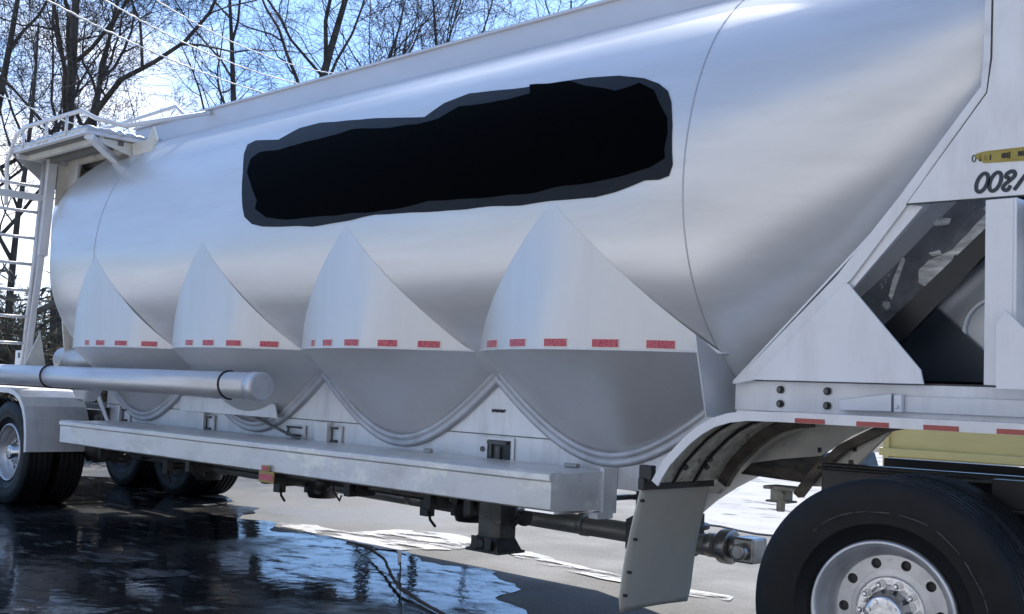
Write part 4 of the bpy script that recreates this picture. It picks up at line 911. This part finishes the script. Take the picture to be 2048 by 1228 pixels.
# ------------------------------------------------------------------ pale warehouse on the near side of the yard (mirrored in the tank)
BD = thing('warehouse', (6, -9, 0), 'tall pale ribbed metal warehouse mirrored as a light band in the tank side', 'building')
b = MB(); b.box((-10.4,-4.2,.6),(24,-14,8.2)); b.build('wall', mat('pale_siding', (.50,.49,.47), .6, 0, .08, 2, (8,1,.2)), BD)
b = MB(); b.box((-10.45,-4.15,0),(24.05,-14.05,.6)); b.build('base_course', mat('grey_block', (.28,.28,.27), .8, 0, .2, 3), BD)
b = MB(); b.box((-10.6,-4.0,8.2),(24.2,-14.2,8.4)); b.build('roof_edge', M['white'], BD)
for x in (-7.2, -1.5, 4.2, 10):
    b = MB(); b.box((x,-4.15,.02),(x+3.2,-4.12,3.9)); [b.box((x+.02,-4.12,.1+.42*k),(x+3.18,-4.09,.13+.42*k)) for k in range(9)]; b.build('roll_up_door', mat('grey_door', (.30,.31,.33), .5), BD)
for k in range(57): 
    if k == 0: rb_ = MB()
    rb_.box((-10.3+k*.6,-4.2,4.0),(-10.24+k*.6,-4.16,8.19))
rb_.build('siding_rib', M['white'], BD)

# ------------------------------------------------------------------ yard objects
D = thing('yellow_container', (-4.6, 14.4, 0), 'low yellow steel container standing beyond the tractor', 'container')
b = MB(); b.box((-7.05,14,.22),(1.5,14.02,1.5)); b.box((-7.05,16,.22),(1.5,16.02,1.5)); b.box((-7.05,14.02,.22),(-7.03,16,1.5)); b.box((1.48,14.02,.22),(1.5,16,1.5)); b.box((-7.03,14.02,.22),(1.48,16,.26)); b.build('body', M['yellow'], D)
b = MB(); b.box((-7.1,13.93,1.44),(1.55,14.0,1.56)); b.box((-7.1,13.94,.70),(1.55,14.0,.80)); b.box((-7.1,13.94,.16),(1.55,14.0,.26)); b.build('rim_rail', M['yellow'], D, bevel=.01)
for x in (-7.05,-4.9,-2.7,-.5,1.4): b = MB(); b.box((x,13.95,.26),(x+.08,14.0,.70)); b.box((x,13.95,.80),(x+.08,14.0,1.44)); b.build('rib', M['yellow'], D)
for x in (-6.8, .9): b = MB(); b.box((x,14.1,0),(x+.3,15.9,.22)); b.build('skid', M['dark'], D)

# fallen twig with a scrap of plastic
def gz(px, py, z=.02): p = onZ(px, py, z); return (p.x, p.y, z)
def twig_path(l, j=.004):
    o = []
    for i in range(len(l)-1):
        a, c = Vector(l[i]), Vector(l[i+1])
        for k in range(4): p = a.lerp(c, k/4); o.append((p.x+random.uniform(-j,j), p.y+random.uniform(-j,j), p.z+random.uniform(0,j)))
    return o+[tuple(l[-1])]
b = MB()
p1 = twig_path([gz(713,1091),gz(740,1098,.05),gz(768,1118,.06),gz(782,1150,.04),gz(800,1178,.03),gz(840,1202,.02),gz(886,1228,.015),gz(950,1262,.012)]); b.tube(p1, [.006+.006*math.sin(i/len(p1)*3) for i in range(len(p1))], 6)
p2 = twig_path([gz(742,1100,.05),gz(765,1100,.09),gz(790,1104,.10),gz(812,1110,.08)]); b.tube(p2, .006, 5)
p3 = twig_path([gz(800,1178,.03),gz(800,1150,.10),gz(801,1125,.15)]); b.tube(p3, .006, 5)
p4 = twig_path([gz(800,1180,.03),gz(803,1205,.02),gz(804,1240,.012)]); b.tube(p4, .004, 5)
p5 = twig_path([gz(745,1103,.05),gz(722,1112,.02),gz(711,1130,.012),gz(725,1138,.01),gz(760,1142,.01),gz(782,1152,.03)]); b.tube(p5, .0035, 4)
p6 = twig_path([gz(798,1176,.03),gz(785,1190,.02),gz(796,1204,.01)]); b.tube(p6, .002, 4)
tag(b.build('fallen_branch', M['bark']), 'dark forked bare branch lying in the puddle below the walkway', 'branch')
b = MB(); c = Vector(gz(799,1112,.10)); vs = []
for j in range(5):
    for k in range(4):
        vs.append((c.x+(k-1.5)*.017*(1-.12*j)+.006*mnoise.noise(Vector((j,k,2))), c.y+.012*mnoise.noise(Vector((j,k,5))), c.z+.045-j*.028+.006*mnoise.noise(Vector((k,j,9)))))
b.add(vs, [(j*4+k, j*4+k+1, (j+1)*4+k+1, (j+1)*4+k) for j in range(4) for k in range(3)], 0, True)
tag(b.build('plastic_scrap', M['scrap'], solid=.003), 'small white scrap of plastic caught on the fallen branch', 'litter')

# ------------------------------------------------------------------ bare trees
def tree(name, pos, H, lean, label, seed, r0=.22, spread=1.0, twigs=1.0, first=.22, stems=1):
    rnd = random.Random(seed)
    tr_ = thing(name, pos, label, 'tree', 'bare trees behind the trailer')
    tm, cm = MB(), MB()
    base = Vector(pos)
    def seg_tube(mb, pts, rs, n):
        mb.tube([p-base for p in pts], rs, n, 0, False, n > 4)
    def branch(p, d, L, r, lvl):
        k = max(3, int(L/ (.55 if lvl < 2 else .3))); k = min(k, 9)
        pts = [p.copy()]; rs = [r]; dd = d.copy()
        for i in range(k):
            j = .05 if lvl == 0 else .15 if lvl == 1 else .30
            dd = (dd+Vector((rnd.gauss(0,j), rnd.gauss(0,j), rnd.gauss(0,j*.6)+(.07 if lvl < 3 else .02)))).normalized()
            pts.append(pts[-1]+dd*(L/k)); rs.append(max(.0048, r*(1-.78*(i+1)/k)))
        seg_tube(tm if lvl <= 1 else cm, pts, rs, 8 if lvl == 0 else 6 if lvl == 1 else 4 if lvl == 2 else 3)
        if lvl >= 5 or L < .22: return
        nch = {0: 7, 1: 6, 2: 4.8, 3: 3.9, 4: 3}[lvl]*(twigs if lvl > 1 else 1)
        nch = int(nch)+(rnd.random() < nch-int(nch))
        for c in range(nch):
            t = (first if lvl == 0 else .18)+(.98-(first if lvl == 0 else .18))*((c+rnd.random())/nch)
            i = min(k-1, int(t*k)); f = t*k-i; q = pts[i].lerp(pts[i+1], min(1, f)); ax = (pts[i+1]-pts[i]).normalized()
            side = ax.cross(Vector((rnd.gauss(0,1), rnd.gauss(0,1), rnd.gauss(0,1)))).normalized()
            ang = rnd.uniform(.45, .95)*spread
            nd = (ax*math.cos(ang)+side*math.sin(ang)).normalized(); 
            if lvl < 2 and nd.z < .1: nd.z = .1+rnd.random()*.3; nd.normalize()
            branch(q, nd, L*rnd.uniform(.42, .68)*(1-.25*t), rs[i]*rnd.uniform(.38, .62), lvl+1)
    for s in range(stems):
        d = Vector((lean[0]+rnd.gauss(0,.12)*(stems > 1), lean[1]+rnd.gauss(0,.12)*(stems > 1), 1)).normalized()
        branch(base+Vector((rnd.gauss(0,.25), rnd.gauss(0,.25), 0))*(stems > 1), d, H*(1 if s == 0 else rnd.uniform(.75,1)), r0*(1 if s == 0 else .75), 0)
    tm.build('trunk', M['bark'], None).parent = tr_; cm.build('crown', M['bark'], None).parent = tr_
def gpos(px, dist):
    r = ray(px, 700); r.z = 0; r.normalize(); return (r.x*dist, r.y*dist, 0)
tree('bare_tree', gpos(128, 27), 12.5, (.0,.0), 'big bare tree with a thick forked trunk behind the rear platform', 11, .21, 1.15, 1.15, .38, 2)
tree('bare_tree', gpos(-110, 31), 12, (.1,.05), 'bare tree whose branches reach in at the left edge of the photo', 12, .17, 1.1, 1.15, .3, 1)
tree('bare_tree', gpos(20, 22), 7.5, (-.05,-.05), 'slim bare sapling behind the rear ladder rungs', 13, .09, 1.0, .9, .25, 1)
tree('bare_tree', gpos(535, 29), 13, (.0,.03), 'bare tree with a thick dark trunk behind the middle of the tank top', 14, .24, .85, 1.0, .40, 2)
tree('bare_tree', gpos(775, 32), 12.5, (-.12,-.10), 'slender leaning bare tree right of the thickest dark trunk', 16, .15, .75, .88, .4, 2)
tree('bare_tree', gpos(845, 30), 12, (.03,.03), 'single upright bare tree above the black tank cover', 17, .12, .8, .85, .42, 1)
tree('bare_tree', gpos(960, 38), 12.5, (.0,.0), 'faint bare tree behind the manhole lid on the tank top', 18, .10, .8, .75, .35, 1)
tree('bare_tree', gpos(1120, 34), 13.5, (-.02,.0), 'bare tree furthest right over the tank top', 19, .12, .9, .8, .4, 1)
tree('bare_tree', gpos(225, 30), 7, (.05,.0), 'short bare tree low behind the platform hand rail', 20, .12, 1.2, 1.1, .25, 1)

# dry scrub thicket behind the rear ladder: thin stalks, uncountable
b = MB(); rnd = random.Random(5)
for k in range(5200):
    px = rnd.uniform(-260, 420); dist = rnd.uniform(19, 34); r = ray(px, 700); r.z = 0; r.normalize()
    p = Vector((r.x*dist, r.y*dist, 0)); h = rnd.uniform(.9, 2.5)*(1.25 if px < 150 else .8); q = p.copy(); pts = [q.copy()]; d = Vector((rnd.gauss(0,.25), rnd.gauss(0,.25), 1)).normalized()
    for i in range(3):
        d = (d+Vector((rnd.gauss(0,.3), rnd.gauss(0,.3), rnd.gauss(0,.15)))).normalized(); q = q+d*h/3; pts.append(q.copy())
    b.tube(pts, [.016,.012,.008,.004], 3, 0, False, False)
    for c in range(5):
        i = rnd.randint(1, 3); q = pts[i]; d2 = Vector((rnd.gauss(0,1), rnd.gauss(0,1), rnd.uniform(-.2,1))).normalized()*rnd.uniform(.15,.45); s_ = d2.cross(Vector((rnd.random(),rnd.random(),.3))).normalized()*rnd.uniform(.012,.035)
        b.add([q-s_*.3, q+d2*.5+s_, q+d2, q+d2*.5-s_], [(0,1,2,3)])
tag(b.build('scrub_thicket', M['bush']), 'dry brown scrub and weeds beyond the yard', 'scrub', kind='stuff')
# low rise behind the scrub
b = MB(); k_ = 60; vs = []
for i in range(k_+1):
    px = -1200+i*55; r = ray(px, 700); r.z = 0; r.normalize()
    for j, (d_, h_) in enumerate(((33,0),(38,.7),(48,1.3),(90,2.4),(160,3))):
        vs.append((r.x*d_, r.y*d_, h_*(1+.35*mnoise.noise(Vector((i*.2, j, 0))))-(.05 if j == 0 else 0)))
b.add(vs, [(i*5+j, (i+1)*5+j, (i+1)*5+j+1, i*5+j+1) for i in range(k_) for j in range(4)], 0, True)
tag(b.build('scrub_hill', M['bush']), 'low brown rise beyond the yard', 'hill', kind='structure')

# overhead cables
def cable(p0, p1, d0, d1, label, rr=.03, sag=.5):
    a = CP+ray(*p0).normalized()*d0; c = CP+ray(*p1).normalized()*d1; pts = []
    for k in range(121):
        t = k/120; p = a.lerp(c, t); p.z -= 4*sag*t*(1-t); tw = .012*rr/.03; pts.append((p.x+tw*math.sin(k*1.9), p.y, p.z+tw*math.cos(k*1.7)))
    tag(MB().tube(pts, [rr*(.8+.35*mnoise.noise(Vector((k*.7, rr*100, d0)))) for k in range(121)], 6).build('overhead_cable', M['cable']), label, 'cable', 'pale overhead cables')
cable((-160,-150), (640,212), 17, 24, 'pale cable lowest of the three crossing the sky to the tank top', .016, .35)
cable((40,-110), (660,178), 17, 24, 'pale cable in the middle of the three crossing the sky', .014, .35)
cable((180,-90), (700,150), 17, 24, 'pale cable highest of the three crossing the sky', .013, .35)
cable((-200,90), (420,300), 19, 25, 'frayed pale cable just above the rear platform', .016, .35)
